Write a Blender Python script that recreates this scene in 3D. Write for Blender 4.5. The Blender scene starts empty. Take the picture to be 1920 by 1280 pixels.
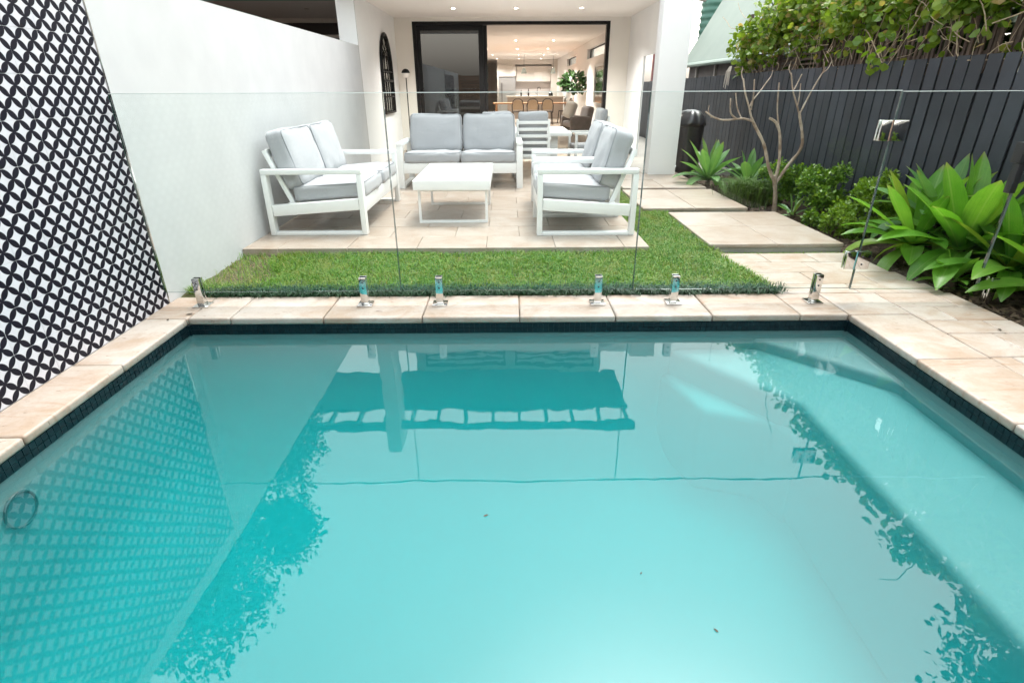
import bpy, bmesh, math, random
import numpy as np
from mathutils import Vector, Matrix, Euler

random.seed(7)
R = math.radians
S = bpy.context.scene
COL = S.collection

# ------------------------------------------------------------------ camera
PITCH, YAW, ROLL, FPX, CAMH = 0.4351, 0.0059, 0.0045, 1022.14, 1.33
cam_d = bpy.data.cameras.new('camera')
cam_d.sensor_width = 36.0
cam_d.lens = FPX / 1920 * 36.0
cam_d.clip_end = 800
cam_d.clip_start = 0.05
cam = bpy.data.objects.new('camera', cam_d)
COL.objects.link(cam)
cp, sp = math.cos(PITCH), math.sin(PITCH)
fw = Vector((0, cp, -sp)); dn = Vector((0, -sp, -cp)); rt = Vector((1, 0, 0))
r2 = math.cos(ROLL) * rt + math.sin(ROLL) * dn
d2 = -math.sin(ROLL) * rt + math.cos(ROLL) * dn
M = Matrix((r2, -d2, -fw)).transposed()
M = Matrix.Rotation(-YAW, 3, 'Z') @ M
cam.matrix_world = Matrix.Translation((0, 0, CAMH)) @ M.to_4x4()
S.camera = cam

# ------------------------------------------------------------------ sky, sun, exposure
SUN_EL, SUN_AZ = R(69), R(32)          # azimuth from +Y towards +X
world = bpy.data.worlds.new('World')
S.world = world
world.use_nodes = True
wn = world.node_tree
sky = wn.nodes.new('ShaderNodeTexSky')
sky.sky_type = 'NISHITA'
sky.sun_disc = False
sky.sun_elevation = SUN_EL
sky.sun_rotation = SUN_AZ
sky.air_density = 3.0
sky.dust_density = 3.0
sky.ozone_density = 1.0
hs = wn.nodes.new('ShaderNodeHueSaturation')
hs.inputs['Saturation'].default_value = 0.28
wn.links.new(sky.outputs[0], hs.inputs['Color'])
bg = wn.nodes['Background']
wn.links.new(hs.outputs[0], bg.inputs['Color'])
bg.inputs['Strength'].default_value = 0.15

sun_d = bpy.data.lights.new('sun', 'SUN')
sun_d.energy = 0.9
sun_d.angle = R(20)
sun_d.color = (1.0, 0.97, 0.93)
sun = bpy.data.objects.new('sun', sun_d)
COL.objects.link(sun)
to_sun = Vector((math.sin(SUN_AZ) * math.cos(SUN_EL), math.cos(SUN_AZ) * math.cos(SUN_EL), math.sin(SUN_EL)))
sun.rotation_euler = (-to_sun).to_track_quat('-Z', 'Y').to_euler()

S.view_settings.view_transform = 'Standard'
S.view_settings.look = 'None'
S.view_settings.gamma = 1.0
S.view_settings.use_curve_mapping = False
S.view_settings.exposure = 1.85
S.render.engine = 'CYCLES'
S.cycles.use_denoising = True
try:
    S.cycles.denoiser = 'OPENIMAGEDENOISE'
except Exception:
    pass
S.cycles.max_bounces = 7
S.cycles.diffuse_bounces = 4
S.cycles.glossy_bounces = 4
S.cycles.use_adaptive_sampling = True
S.cycles.adaptive_threshold = 0.03
S.cycles.transparent_max_bounces = 24
S.cycles.volume_bounces = 2
S.cycles.caustics_reflective = False
S.cycles.caustics_refractive = False
S.cycles.sample_clamp_indirect = 6.0

# ------------------------------------------------------------------ helpers
def tag(o, label=None, cat=None, group=None, kind=None):
    if label: o['label'] = label
    if cat: o['category'] = cat
    if group: o['group'] = group
    if kind: o['kind'] = kind
    return o

def empty(name, loc=(0, 0, 0), rz=0.0, parent=None):
    o = bpy.data.objects.new(name, None)
    COL.objects.link(o)
    o.location = loc
    o.rotation_euler = (0, 0, rz)
    o.empty_display_size = 0.1
    if parent: o.parent = parent
    return o

def link(name, me, parent=None, loc=None, rot=None, scale=None):
    o = bpy.data.objects.new(name, me)
    COL.objects.link(o)
    if parent: o.parent = parent
    if loc is not None: o.location = loc
    if rot is not None: o.rotation_euler = rot
    if scale is not None: o.scale = scale
    return o

def np_mesh(name, V, F, mat, smooth=False):
    me = bpy.data.meshes.new(name)
    V = np.asarray(V, dtype=np.float64)
    me.from_pydata(V.tolist(), [], [list(map(int, f)) for f in F])
    if mat is not None: me.materials.append(mat)
    if smooth:
        me.polygons.foreach_set('use_smooth', [True] * len(me.polygons))
    me.update()
    return me

class MB:
    """collects shapes, builds one mesh object"""
    def __init__(s): s.V = []; s.F = []
    def add(s, V, F, m=None):
        b = len(s.V)
        for v in V:
            v = Vector(v)
            s.V.append(m @ v if m is not None else v)
        for f in F: s.F.append([b + i for i in f])
        return s
    def box(s, x0, x1, y0, y1, z0, z1, m=None):
        V = [(x0, y0, z0), (x1, y0, z0), (x1, y1, z0), (x0, y1, z0), (x0, y0, z1), (x1, y0, z1), (x1, y1, z1), (x0, y1, z1)]
        F = [(0, 3, 2, 1), (4, 5, 6, 7), (0, 1, 5, 4), (1, 2, 6, 5), (2, 3, 7, 6), (3, 0, 4, 7)]
        return s.add(V, F, m)
    def bar(s, a, b, w, h, up=(0, 0, 1)):
        a = Vector(a); b = Vector(b); d = b - a; L = d.length
        y = d.normalized(); up = Vector(up); x = y.cross(up)
        if x.length < 1e-4: x = y.cross(Vector((1, 0, 0)))
        x.normalize(); z = x.cross(y)
        m = Matrix((x, y, z)).transposed().to_4x4(); m.translation = a
        return s.box(-w / 2, w / 2, 0, L, -h / 2, h / 2, m)
    def prism(s, poly, z0, z1, m=None):
        n = len(poly)
        V = [(x, y, z0) for x, y in poly] + [(x, y, z1) for x, y in poly]
        F = [list(range(n))[::-1], list(range(n, 2 * n))] + [(i, (i + 1) % n, n + (i + 1) % n, n + i) for i in range(n)]
        return s.add(V, F, m)
    def tube(s, pts, rad, n=8, cap=True):
        pts = [Vector(p) for p in pts]
        if not hasattr(rad, '__len__'): rad = [rad] * len(pts)
        b = len(s.V)
        prev = None
        for i, p in enumerate(pts):
            if i == 0: d = pts[1] - p
            elif i == len(pts) - 1: d = p - pts[i - 1]
            else: d = pts[i + 1] - pts[i - 1]
            d.normalize()
            if prev is None:
                x = d.orthogonal().normalized()
            else:
                x = (prev - d * prev.dot(d)).normalized()
            prev = x; y = d.cross(x)
            for k in range(n):
                a = 2 * math.pi * k / n
                s.V.append(p + (x * math.cos(a) + y * math.sin(a)) * rad[i])
        for i in range(len(pts) - 1):
            for k in range(n):
                s.F.append([b + i * n + k, b + i * n + (k + 1) % n, b + (i + 1) * n + (k + 1) % n, b + (i + 1) * n + k])
        if cap:
            s.F.append([b + k for k in range(n)][::-1])
            s.F.append([b + (len(pts) - 1) * n + k for k in range(n)])
        return s
    def lathe(s, prof, n=20, c=(0, 0, 0)):
        b = len(s.V)
        for r, z in prof:
            for k in range(n):
                a = 2 * math.pi * k / n
                s.V.append(Vector((c[0] + r * math.cos(a), c[1] + r * math.sin(a), c[2] + z)))
        for i in range(len(prof) - 1):
            for k in range(n):
                s.F.append([b + i * n + k, b + i * n + (k + 1) % n, b + (i + 1) * n + (k + 1) % n, b + (i + 1) * n + k])
        return s
    def mesh(s, name, mat, bevel=0.0, seg=2, smooth=False):
        me = bpy.data.meshes.new(name)
        me.from_pydata([tuple(v) for v in s.V], [], s.F)
        if bevel > 0:
            bm = bmesh.new(); bm.from_mesh(me)
            ed = [e for e in bm.edges if len(e.link_faces) == 2 and e.calc_face_angle(0) > R(30)]
            bmesh.ops.bevel(bm, geom=ed, offset=bevel, segments=seg, affect='EDGES', profile=0.6, clamp_overlap=True)
            bm.to_mesh(me); bm.free()
        if mat is not None: me.materials.append(mat)
        if smooth or bevel > 0:
            me.polygons.foreach_set('use_smooth', [True] * len(me.polygons))
            try:
                me.set_sharp_from_angle(angle=R(38))
            except Exception:
                pass
        me.update()
        return me
    def build(s, name, mat, parent=None, bevel=0.0, seg=2, smooth=False, loc=None, rot=None):
        return link(name, s.mesh(name, mat, bevel, seg, smooth), parent, loc, rot)

def copy_tree(o, parent=None):
    c = o.copy(); COL.objects.link(c)
    if parent is not None:
        c.parent = parent; c.matrix_parent_inverse = o.matrix_parent_inverse.copy()
    for ch in list(o.children): copy_tree(ch, c)
    return c

# ------------------------------------------------------------------ materials
def nt(name):
    m = bpy.data.materials.new(name); m.use_nodes = True
    t = m.node_tree
    return m, t, t.nodes['Principled BSDF'], t.nodes['Material Output']

def N(t, typ, **k):
    n = t.nodes.new(typ)
    for a, b in k.items(): setattr(n, a, b)
    return n

def mixc(t, fac, a, b, mode='MIX'):
    n = N(t, 'ShaderNodeMix', data_type='RGBA', blend_type=mode)
    for s_, v in ((n.inputs['Factor'], fac), (n.inputs['A'], a), (n.inputs['B'], b)):
        if hasattr(v, 'is_output') or isinstance(v, bpy.types.NodeSocket): t.links.new(v, s_)
        elif isinstance(v, (int, float)): s_.default_value = v
        else: s_.default_value = (*v, 1) if len(v) == 3 else v
    # colour sockets are the last A/B pair
    return n

def cmix(t, fac, a, b, mode='MIX'):
    n = t.nodes.new('ShaderNodeMixRGB'); n.blend_type = mode
    for i, v in enumerate((fac, a, b)):
        s_ = n.inputs[i]
        if isinstance(v, bpy.types.NodeSocket): t.links.new(v, s_)
        elif isinstance(v, (int, float)): s_.default_value = v
        else: s_.default_value = (*v[:3], 1)
    return n.outputs[0]

def math_n(t, op, a, b=0.0, c=0.0, clamp=False):
    n = N(t, 'ShaderNodeMath', operation=op); n.use_clamp = clamp
    for i, v in enumerate((a, b, c)):
        if isinstance(v, bpy.types.NodeSocket): t.links.new(v, n.inputs[i])
        else: n.inputs[i].default_value = v
    return n.outputs[0]

def ramp(t, fac, lo, hi):
    n = N(t, 'ShaderNodeMapRange')
    t.links.new(fac, n.inputs[0]); n.inputs[1].default_value = lo; n.inputs[2].default_value = hi
    return n.outputs[0]

def noise(t, vec, scale, detail=3, rough=0.55, dist=0.0):
    n = N(t, 'ShaderNodeTexNoise')
    if vec is not None: t.links.new(vec, n.inputs['Vector'])
    n.inputs['Scale'].default_value = scale; n.inputs['Detail'].default_value = detail
    n.inputs['Roughness'].default_value = rough; n.inputs['Distortion'].default_value = dist
    return n.outputs[0]

def bump(t, p, h, strength=0.2, dist=0.01):
    n = N(t, 'ShaderNodeBump'); n.inputs['Strength'].default_value = strength; n.inputs['Distance'].default_value = dist
    t.links.new(h, n.inputs['Height']); t.links.new(n.outputs[0], p.inputs['Normal'])
    return n

def pos(t):
    return N(t, 'ShaderNodeNewGeometry').outputs['Position']

def pm(name, c1, c2=None, scale=4.0, rough=0.5, metal=0.0, spec=0.5, bmp=0.0, bscale=60.0, bdist=0.004, coat=0.0, lo=0.35, hi=0.65, rvar=0.0):
    m, t, p, o = nt(name)
    v = pos(t)
    p.inputs['Roughness'].default_value = rough
    p.inputs['Metallic'].default_value = metal
    p.inputs['Specular IOR Level'].default_value = spec
    p.inputs['Coat Weight'].default_value = coat
    if c2 is not None:
        f = ramp(t, noise(t, v, scale, 5), lo, hi)
        col = cmix(t, f, c1, c2)
        if rvar:
            oi = N(t, 'ShaderNodeObjectInfo')
            g = math_n(t, 'MULTIPLY_ADD', oi.outputs['Random'], rvar, 1 - rvar / 2)
            col = cmix(t, 1.0, col, g, 'MULTIPLY')
        t.links.new(col, p.inputs['Base Color'])
    else:
        p.inputs['Base Color'].default_value = (*c1, 1)
    if bmp: bump(t, p, noise(t, v, bscale, 4), bmp, bdist)
    return m

def leafmat(name, c1, c2, c3=None, rough=0.4, trans=0.25, island=True, spec=0.5, dry=0.0):
    m, t, p, o = nt(name)
    if island:
        rnd = N(t, 'ShaderNodeNewGeometry').outputs['Random Per Island']
    else:
        rnd = N(t, 'ShaderNodeObjectInfo').outputs['Random']
    cr = N(t, 'ShaderNodeValToRGB')
    cr.color_ramp.elements[0].color = (*c1, 1); cr.color_ramp.elements[1].color = (*c2, 1)
    if c3:
        cr.color_ramp.elements[1].position = 0.86
        e = cr.color_ramp.elements.new(0.97); e.color = (*c3, 1)
    t.links.new(rnd, cr.inputs[0])
    col = cmix(t, ramp(t, noise(t, pos(t), 9.0, 3), 0.3, 0.7), cr.outputs[0], (0.75, 0.9, 0.7), 'MULTIPLY')
    if not island:
        tcx = N(t, 'ShaderNodeTexCoord').outputs['Object']
        mpp = N(t, 'ShaderNodeMapping'); mpp.inputs['Scale'].default_value = (1.5, 60, 1.5); t.links.new(tcx, mpp.inputs['Vector'])
        col = cmix(t, math_n(t, 'MULTIPLY', ramp(t, noise(t, mpp.outputs[0], 1.0, 3), .35, .75), .55), col, (.62, .72, .62), 'MULTIPLY')
        sy_ = N(t, 'ShaderNodeSeparateXYZ'); t.links.new(tcx, sy_.inputs[0])
        tip = ramp(t, sy_.outputs['X'], .90, .99)
        col = cmix(t, math_n(t, 'MULTIPLY', tip, .7), col, (.25, .20, .09))
        rib = ramp(t, math_n(t, 'ABSOLUTE', sy_.outputs['Y']), .012, .0)
        col = cmix(t, math_n(t, 'MULTIPLY', rib, .35), col, (.30, .42, .14))
    if dry: col = cmix(t, math_n(t, 'MULTIPLY', ramp(t, noise(t, pos(t), 5.5, 4, .6), .48, .68), dry), col, (.30, .27, .085))
    t.links.new(col, p.inputs['Base Color'])
    p.inputs['Roughness'].default_value = rough
    p.inputs['Specular IOR Level'].default_value = spec
    tr = N(t, 'ShaderNodeBsdfTranslucent')
    t.links.new(cmix(t, 1.0, col, (1.25, 1.25, 0.6), 'MULTIPLY'), tr.inputs['Color'])
    mx = N(t, 'ShaderNodeMixShader'); mx.inputs[0].default_value = trans
    t.links.new(p.outputs[0], mx.inputs[1]); t.links.new(tr.outputs[0], mx.inputs[2])
    t.links.new(mx.outputs[0], o.inputs[0])
    return m

def schlick(t, f0, normal=None):
    lw = N(t, 'ShaderNodeLayerWeight'); lw.inputs['Blend'].default_value = 0.5
    if normal is not None: t.links.new(normal, lw.inputs['Normal'])
    p5 = math_n(t, 'POWER', lw.outputs['Facing'], 5.0)
    return math_n(t, 'MULTIPLY_ADD', p5, 1 - f0, f0)

def glassmat(name, tint, f0=0.04, gcol=(1, 1, 1), rough=0.0):
    m, t, p, o = nt(name)
    t.nodes.remove(p)
    tr = N(t, 'ShaderNodeBsdfTransparent'); tr.inputs[0].default_value = (*tint, 1)
    gl = N(t, 'ShaderNodeBsdfGlossy'); gl.inputs['Roughness'].default_value = rough; gl.inputs['Color'].default_value = (*gcol, 1)
    mx = N(t, 'ShaderNodeMixShader')
    t.links.new(schlick(t, f0), mx.inputs[0]); t.links.new(tr.outputs[0], mx.inputs[1]); t.links.new(gl.outputs[0], mx.inputs[2])
    t.links.new(mx.outputs[0], o.inputs[0])
    return m

def emit(name, col, st):
    m, t, p, o = nt(name)
    p.inputs['Base Color'].default_value = (*col, 1)
    p.inputs['Emission Color'].default_value = (*col, 1); p.inputs['Emission Strength'].default_value = st
    return m

def travertine(name, c1, c2, c3, amt=0.5, rough=0.45, pits=1.0):
    m, t, p, o = nt(name)
    oi = N(t, 'ShaderNodeObjectInfo')
    off = N(t, 'ShaderNodeVectorMath', operation='SCALE'); off.inputs[0].default_value = (7.3, 3.1, 1.7)
    t.links.new(math_n(t, 'MULTIPLY', oi.outputs['Random'], 9.0), off.inputs['Scale'])
    ad = N(t, 'ShaderNodeVectorMath', operation='ADD'); t.links.new(pos(t), ad.inputs[0]); t.links.new(off.outputs[0], ad.inputs[1])
    v = ad.outputs[0]
    cloud = ramp(t, noise(t, v, 4.2, 6, 0.65, 0.6), 0.42, 0.66)
    col = cmix(t, cloud, c1, c2)
    st = N(t, 'ShaderNodeMapping'); st.inputs['Scale'].default_value = (2.2, 9.0, 4.0); t.links.new(v, st.inputs['Vector'])
    vein = ramp(t, noise(t, st.outputs[0], 1.6, 6, 0.65, 0.8), 0.48, 0.70)
    rn = ramp(t, oi.outputs['Random'], 0.25, 1.0)
    col = cmix(t, math_n(t, 'MULTIPLY', vein, math_n(t, 'MULTIPLY', rn, amt)), col, c3)
    col = cmix(t, math_n(t, 'MULTIPLY', rn, amt * 0.45), col, c2)
    fine = noise(t, v, 70, 3)
    col = cmix(t, 0.35, col, cmix(t, fine, (0.55, 0.5, 0.46), (1.3, 1.3, 1.3)), 'MULTIPLY')
    pt = N(t, 'ShaderNodeMapping'); pt.inputs['Scale'].default_value = (14, 42, 30); t.links.new(v, pt.inputs['Vector'])
    pit = ramp(t, noise(t, pt.outputs[0], 1.0, 3, 0.6), 0.655, 0.70)
    col = cmix(t, math_n(t, 'MULTIPLY', pit, 0.7 * pits), col, (0.16, 0.11, 0.08))
    t.links.new(col, p.inputs['Base Color'])
    p.inputs['Roughness'].default_value = rough
    b = math_n(t, 'MULTIPLY_ADD', pit, -1.0, math_n(t, 'MULTIPLY', fine, 0.25))
    bump(t, p, b, 0.35, 0.003)
    return m

m_trav = travertine('travertine', (0.385, 0.350, 0.312), (0.305, 0.236, 0.178), (0.235, 0.125, 0.062), 1.1)
m_patio = travertine('patio_travertine', (0.375, 0.328, 0.285), (0.31, 0.24, 0.188), (0.25, 0.165, 0.105), 0.75, rough=0.32, pits=0.5)
m_grout = pm('grout', (0.30, 0.24, 0.19), (0.22, 0.17, 0.13), 20, 0.9)
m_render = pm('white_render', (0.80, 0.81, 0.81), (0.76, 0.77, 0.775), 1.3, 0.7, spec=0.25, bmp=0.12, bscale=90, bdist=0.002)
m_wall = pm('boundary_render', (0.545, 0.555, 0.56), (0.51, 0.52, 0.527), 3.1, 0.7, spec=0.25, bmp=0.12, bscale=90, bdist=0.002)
m_cream = pm('cream_paint', (0.74, 0.71, 0.66), (0.72, 0.69, 0.635), 1.0, 0.6, spec=0.3)
m_ceil = pm('ceiling_paint', (0.80, 0.78, 0.75), None, rough=0.7, spec=0.2)
m_black = pm('black_frame', (0.008, 0.008, 0.009), None, rough=0.4, spec=0.2)
m_white = pm('white_powdercoat', (0.80, 0.81, 0.80), (0.77, 0.78, 0.775), 3, 0.38, spec=0.5)
m_steel = pm('polished_steel', (0.72, 0.72, 0.70), None, rough=0.06, metal=1.0)
m_screw = pm('dark_screw', (0.10, 0.10, 0.11), None, rough=0.3, metal=1.0)
m_soil = pm('soil_mulch', (0.035, 0.020, 0.013), (0.075, 0.048, 0.032), 30, 0.95, bmp=0.9, bscale=45, bdist=0.02)
m_lawnsoil = pm('lawn_soil', (0.055, 0.042, 0.020), (0.07, 0.09, 0.025), 9, 0.95, bmp=0.7, bscale=60, bdist=0.01)
m_fence = pm('charcoal_paint', (0.040, 0.046, 0.058), (0.029, 0.033, 0.042), 2.5, 0.5, spec=0.35, bmp=0.15, bscale=35, rvar=0.4)
m_pool = pm('pool_plaster', (0.15, 0.195, 0.195), (0.13, 0.18, 0.18), 1.4, 0.7, spec=0.2, bmp=0.05)
m_conc = pm('concrete', (0.34, 0.32, 0.29), (0.28, 0.26, 0.24), 4, 0.8)

# fabric
m_fab, t, p, o = nt('grey_weave')
v = pos(t)
wv = N(t, 'ShaderNodeMapping'); wv.inputs['Scale'].default_value = (1, 1, 1); t.links.new(v, wv.inputs['Vector'])
f1 = noise(t, v, 260, 2); f2 = noise(t, v, 14, 3)
t.links.new(cmix(t, f1, (0.29, 0.30, 0.315), (0.43, 0.44, 0.46)), p.inputs['Base Color'])
p.inputs['Roughness'].default_value = 0.9; p.inputs['Specular IOR Level'].default_value = 0.15
p.inputs['Sheen Weight'].default_value = 0.2
bump(t, p, math_n(t, 'ADD', math_n(t, 'MULTIPLY', f1, 0.15), f2), 0.25, 0.012)

m_pipe = pm('grey_piping', (0.22, 0.23, 0.245), None, rough=0.9)

# pool fence glass
m_glass = glassmat('clear_glass', (0.965, 0.988, 0.980), 0.018)
m_gedge = glassmat('glass_edge', (0.22, 0.34, 0.31), 0.16)
m_gside = pm('glass_side_edge', (0.10, 0.15, 0.14), None, rough=.12, spec=.9)
m_gtop = pm('glass_top_highlight', (0.60, 0.66, 0.64), None, rough=.15, spec=.8)  # pale colour paints the highlight along the top of the glass
m_dglass = glassmat('door_glass', (0.22, 0.25, 0.26), 0.10)
m_wglass = glassmat('window_glass', (0.85, 0.9, 0.9), 0.08)

# water
WATER_F0 = 0.066
m_water, t, p, o = nt('pool_water')
t.nodes.remove(p)
v = pos(t)
h = math_n(t, 'ADD', noise(t, v, 2.2, 2, 0.4, 0.3), math_n(t, 'MULTIPLY', noise(t, v, 9.0, 2), 0.12))
bn = N(t, 'ShaderNodeBump'); bn.inputs['Strength'].default_value = 0.05; bn.inputs['Distance'].default_value = 0.03
t.links.new(h, bn.inputs['Height'])
tr = N(t, 'ShaderNodeBsdfTransparent'); gl = N(t, 'ShaderNodeBsdfGlossy'); gl.inputs['Roughness'].default_value = 0.0
t.links.new(bn.outputs[0], gl.inputs['Normal'])
mx = N(t, 'ShaderNodeMixShader')
t.links.new(schlick(t, WATER_F0), mx.inputs[0]); t.links.new(tr.outputs[0], mx.inputs[1]); t.links.new(gl.outputs[0], mx.inputs[2])
t.links.new(mx.outputs[0], o.inputs['Surface'])
va = N(t, 'ShaderNodeVolumeAbsorption'); va.inputs['Color'].default_value = (0.0, 0.896, 0.903, 1); va.inputs['Density'].default_value = 2.1
vs = N(t, 'ShaderNodeVolumeScatter'); vs.inputs['Color'].default_value = (0.10, 0.95, 0.985, 1); vs.inputs['Density'].default_value = 0.42; vs.inputs['Anisotropy'].default_value = 0.2
ads = N(t, 'ShaderNodeAddShader'); t.links.new(va.outputs[0], ads.inputs[0]); t.links.new(vs.outputs[0], ads.inputs[1])
t.links.new(ads.outputs[0], o.inputs['Volume'])

# patterned tile: four-petal print in the tile's own coordinates
m_tile, t, p, o = nt('petal_tile')
tc = N(t, 'ShaderNodeTexCoord').outputs['Object']
sx = N(t, 'ShaderNodeSeparateXYZ'); t.links.new(tc, sx.inputs[0])
L = 0.1 / math.sqrt(2) * math.sqrt(2)
pa = math_n(t, 'DIVIDE', math_n(t, 'ADD', sx.outputs['Y'], sx.outputs['Z']), 0.1)
qa = math_n(t, 'DIVIDE', math_n(t, 'SUBTRACT', sx.outputs['Y'], sx.outputs['Z']), 0.1)
def absfr(s_):
    return math_n(t, 'ABSOLUTE', math_n(t, 'SUBTRACT', math_n(t, 'FRACT', math_n(t, 'ADD', s_, 50.0)), 0.5))
a_, b_ = absfr(pa), absfr(qa)
def lens(a, b):
    b1 = math_n(t, 'SUBTRACT', 1.0, b)
    return math_n(t, 'ADD', math_n(t, 'MULTIPLY', a, a), math_n(t, 'MULTIPLY', b1, b1))
dmin = math_n(t, 'MINIMUM', lens(a_, b_), lens(b_, a_))
ink = ramp(t, dmin, 0.534, 0.510)
nz = noise(t, pos(t), 18, 3)
inkc = cmix(t, nz, (0.003, 0.003, 0.008), (0.007, 0.0065, 0.015))
whc = cmix(t, nz, (0.50, 0.50, 0.545), (0.60, 0.60, 0.63))
t.links.new(cmix(t, ink, whc, inkc), p.inputs['Base Color'])
p.inputs['Roughness'].default_value = 0.45; p.inputs['Specular IOR Level'].default_value = 0.18

# mosaic waterline
m_mos = pm('teal_mosaic', (0.003, 0.010, 0.014), (0.007, 0.020, 0.025), 16, 0.3, spec=0.2)
m_mosg = pm('mosaic_grout', (0.012, 0.025, 0.028), None, rough=0.8)

# ================================================================== SETTING
PX0, PX1, PY0, PY1 = -2.07, 2.205, 0.30, 3.25        # pool inside
WZ = -0.10                                           # water level
XW = -2.336                                          # left wall face
FX = 3.8                                             # right fence face

# ground: one sheet to the horizon with the pool cut out
g0 = -0.12
def sheet_with_hole(name, out, hole, z, mat):
    (a, b, c, d), (e, f, g, h_) = out, hole
    V = [(a, c, z), (b, c, z), (b, d, z), (a, d, z), (e, g, z), (f, g, z), (f, h_, z), (e, h_, z)]
    F = [(0, 1, 5, 4), (1, 2, 6, 5), (2, 3, 7, 6), (3, 0, 4, 7)]
    return link(name, np_mesh(name, V, F, mat))
tag(sheet_with_hole('ground', (-300, 300, -300, 300), (PX0 - .1, PX1 + .1, PY0 - .1, PY1 + .1), g0, m_soil), kind='structure',
    label='dark earth ground around the pool and house', cat='ground')

# pool
pool = tag(empty('swimming_pool', ((PX0 + PX1) / 2, (PY0 + PY1) / 2, -1.0)), 'rectangular white plastered swimming pool with corner steps and side bench', 'pool', kind='structure')
pool_off = Vector(pool.location)
def pool_part(name, mb, mat, bevel=0.0, seg=3):
    o_ = mb.build(name, mat, pool, bevel, seg)
    o_.location = -pool_off
    return o_
FZ = -1.02
def basin():
    """one plastered bowl: walls run into the floor through a wide cove"""
    prof = [(0.0, -.046), (0.0, FZ + .34)]
    for k in range(1, 9):
        a_ = math.pi / 2 * k / 8
        prof.append((.34 - .34 * math.cos(a_), FZ + .34 - .34 * math.sin(a_)))
    V = []; F = []
    for ins, z in prof:
        rr = max(.06, min(ins + .02, .4)); x0, x1, y0, y1 = PX0 + ins, PX1 - ins, PY0 + ins, PY1 - ins
        rr = .03 + ins
        for cx, cy, a0 in ((x1 - rr, y1 - rr, 0), (x0 + rr, y1 - rr, 90), (x0 + rr, y0 + rr, 180), (x1 - rr, y0 + rr, 270)):
            for k in range(6):
                a_ = R(a0 + 18 * k); V.append((cx + rr * math.cos(a_), cy + rr * math.sin(a_), z))
    n_ = 24
    for i in range(len(prof) - 1):
        for k in range(n_): F.append((i * n_ + k, i * n_ + (k + 1) % n_, (i + 1) * n_ + (k + 1) % n_, (i + 1) * n_ + k))
    F.append([(len(prof) - 1) * n_ + k for k in range(n_)])
    return V, F
q = link('basin', np_mesh('basin', *basin(), m_pool, True), pool, -pool_off)
pool_part('shell_rim', MB().box(PX0 - .15, PX0 - .004, PY0 - .15, PY1 + .15, -.4, -.0465).box(PX1 + .004, PX1 + .15, PY0 - .15, PY1 + .15, -.4, -.0465).box(PX0, PX1, PY1 + .004, PY1 + .15, -.4, -.0468).box(PX0, PX1, PY0 - .15, PY0 - .004, -.4, -.0468), m_conc)
e_ = 0.01
pool_part('step', MB().prism([(1.02, PY1 + e_), (1.16, 2.78), (1.52, 2.66), (1.60, 2.45), (PX1 + e_, 2.40), (PX1 + e_, PY1 + e_)], FZ, -.42), m_pool, 0.05)
pool_part('step', MB().prism([(1.60, PY1 + e_), (PX1 + e_, 2.62), (PX1 + e_, PY1 + e_)], FZ + .02, -.165), m_pool, 0.03)
pool_part('bench', MB().prism([(1.60, PY0 - e_), (1.60, 2.56), (1.06, PY1 + e_), (PX1 + e_, PY1 + e_), (PX1 + e_, PY0 - e_)][::-1], FZ + .03, -.238), m_pool, 0.05)
# waterline mosaic: rows of small tiles with real joints, too small to pick apart
mos = MB(); grt = MB()
def mosaic_run(a, b, inward):
    a = Vector(a); b = Vector(b); d = (b - a); L_ = d.length; d.normalize(); nrm = Vector(inward)
    n = int(L_ / 0.034)
    for r_ in range(2):
        z1 = -.047 - r_ * 0.034; z0 = z1 - 0.0315
        for i in range(n):
            q0 = a + d * (i * L_ / n + .0015); q1 = a + d * ((i + 1) * L_ / n - .0015)
            dep = 0.006 + random.random() * 0.0015
            V = [(*q0.xy, z0), (*q1.xy, z0), (*q1.xy, z1), (*q0.xy, z1)]
            V2 = [(x + nrm.x * dep, y + nrm.y * dep, z) for x, y, z in V]
            mos.add(V + V2, [(4, 5, 6, 7), (0, 1, 5, 4), (1, 2, 6, 5), (2, 3, 7, 6), (3, 0, 4, 7)])
mosaic_run((PX0 + .001, PY1, 0), (PX1 - .001, PY1, 0), (0, -1))
mosaic_run((PX0, PY0, 0), (PX0, PY1, 0), (1, 0))
mosaic_run((PX1, PY1, 0), (PX1, PY0, 0), (-1, 0))
o_ = pool_part('waterline_mosaic', mos, m_mos); o_['kind'] = 'stuff'
for (x0, x1, y0, y1) in ((PX0, PX1, PY1 - .003, PY1 + .01), (PX0 - .01, PX0 + .003, PY0, PY1 - .004), (PX1 - .003, PX1 + .01, PY0, PY1 - .004)):
    pool_part('grout_strip', MB().box(x0, x1, y0, y1, -.116, -.047), m_mosg)

for x in (PX0, PX1):
    s_ = 1 if x < 0 else -1
    pool_part('corner_trim', MB().box(min(x - s_ * .01, x + s_ * .016), max(x - s_ * .01, x + s_ * .016), PY1 - .016, PY1 + .01, -.118, -.0472), m_mos)
# water body, a little into the shell so that no side face shows
tag(MB().box(PX0 - .05, PX1 + .05, PY0 - .05, PY1 + .05, FZ - .05, WZ).build('pool_water', m_water), kind='structure',
    label='still turquoise pool water mirroring sky and trees', cat='water')

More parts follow.
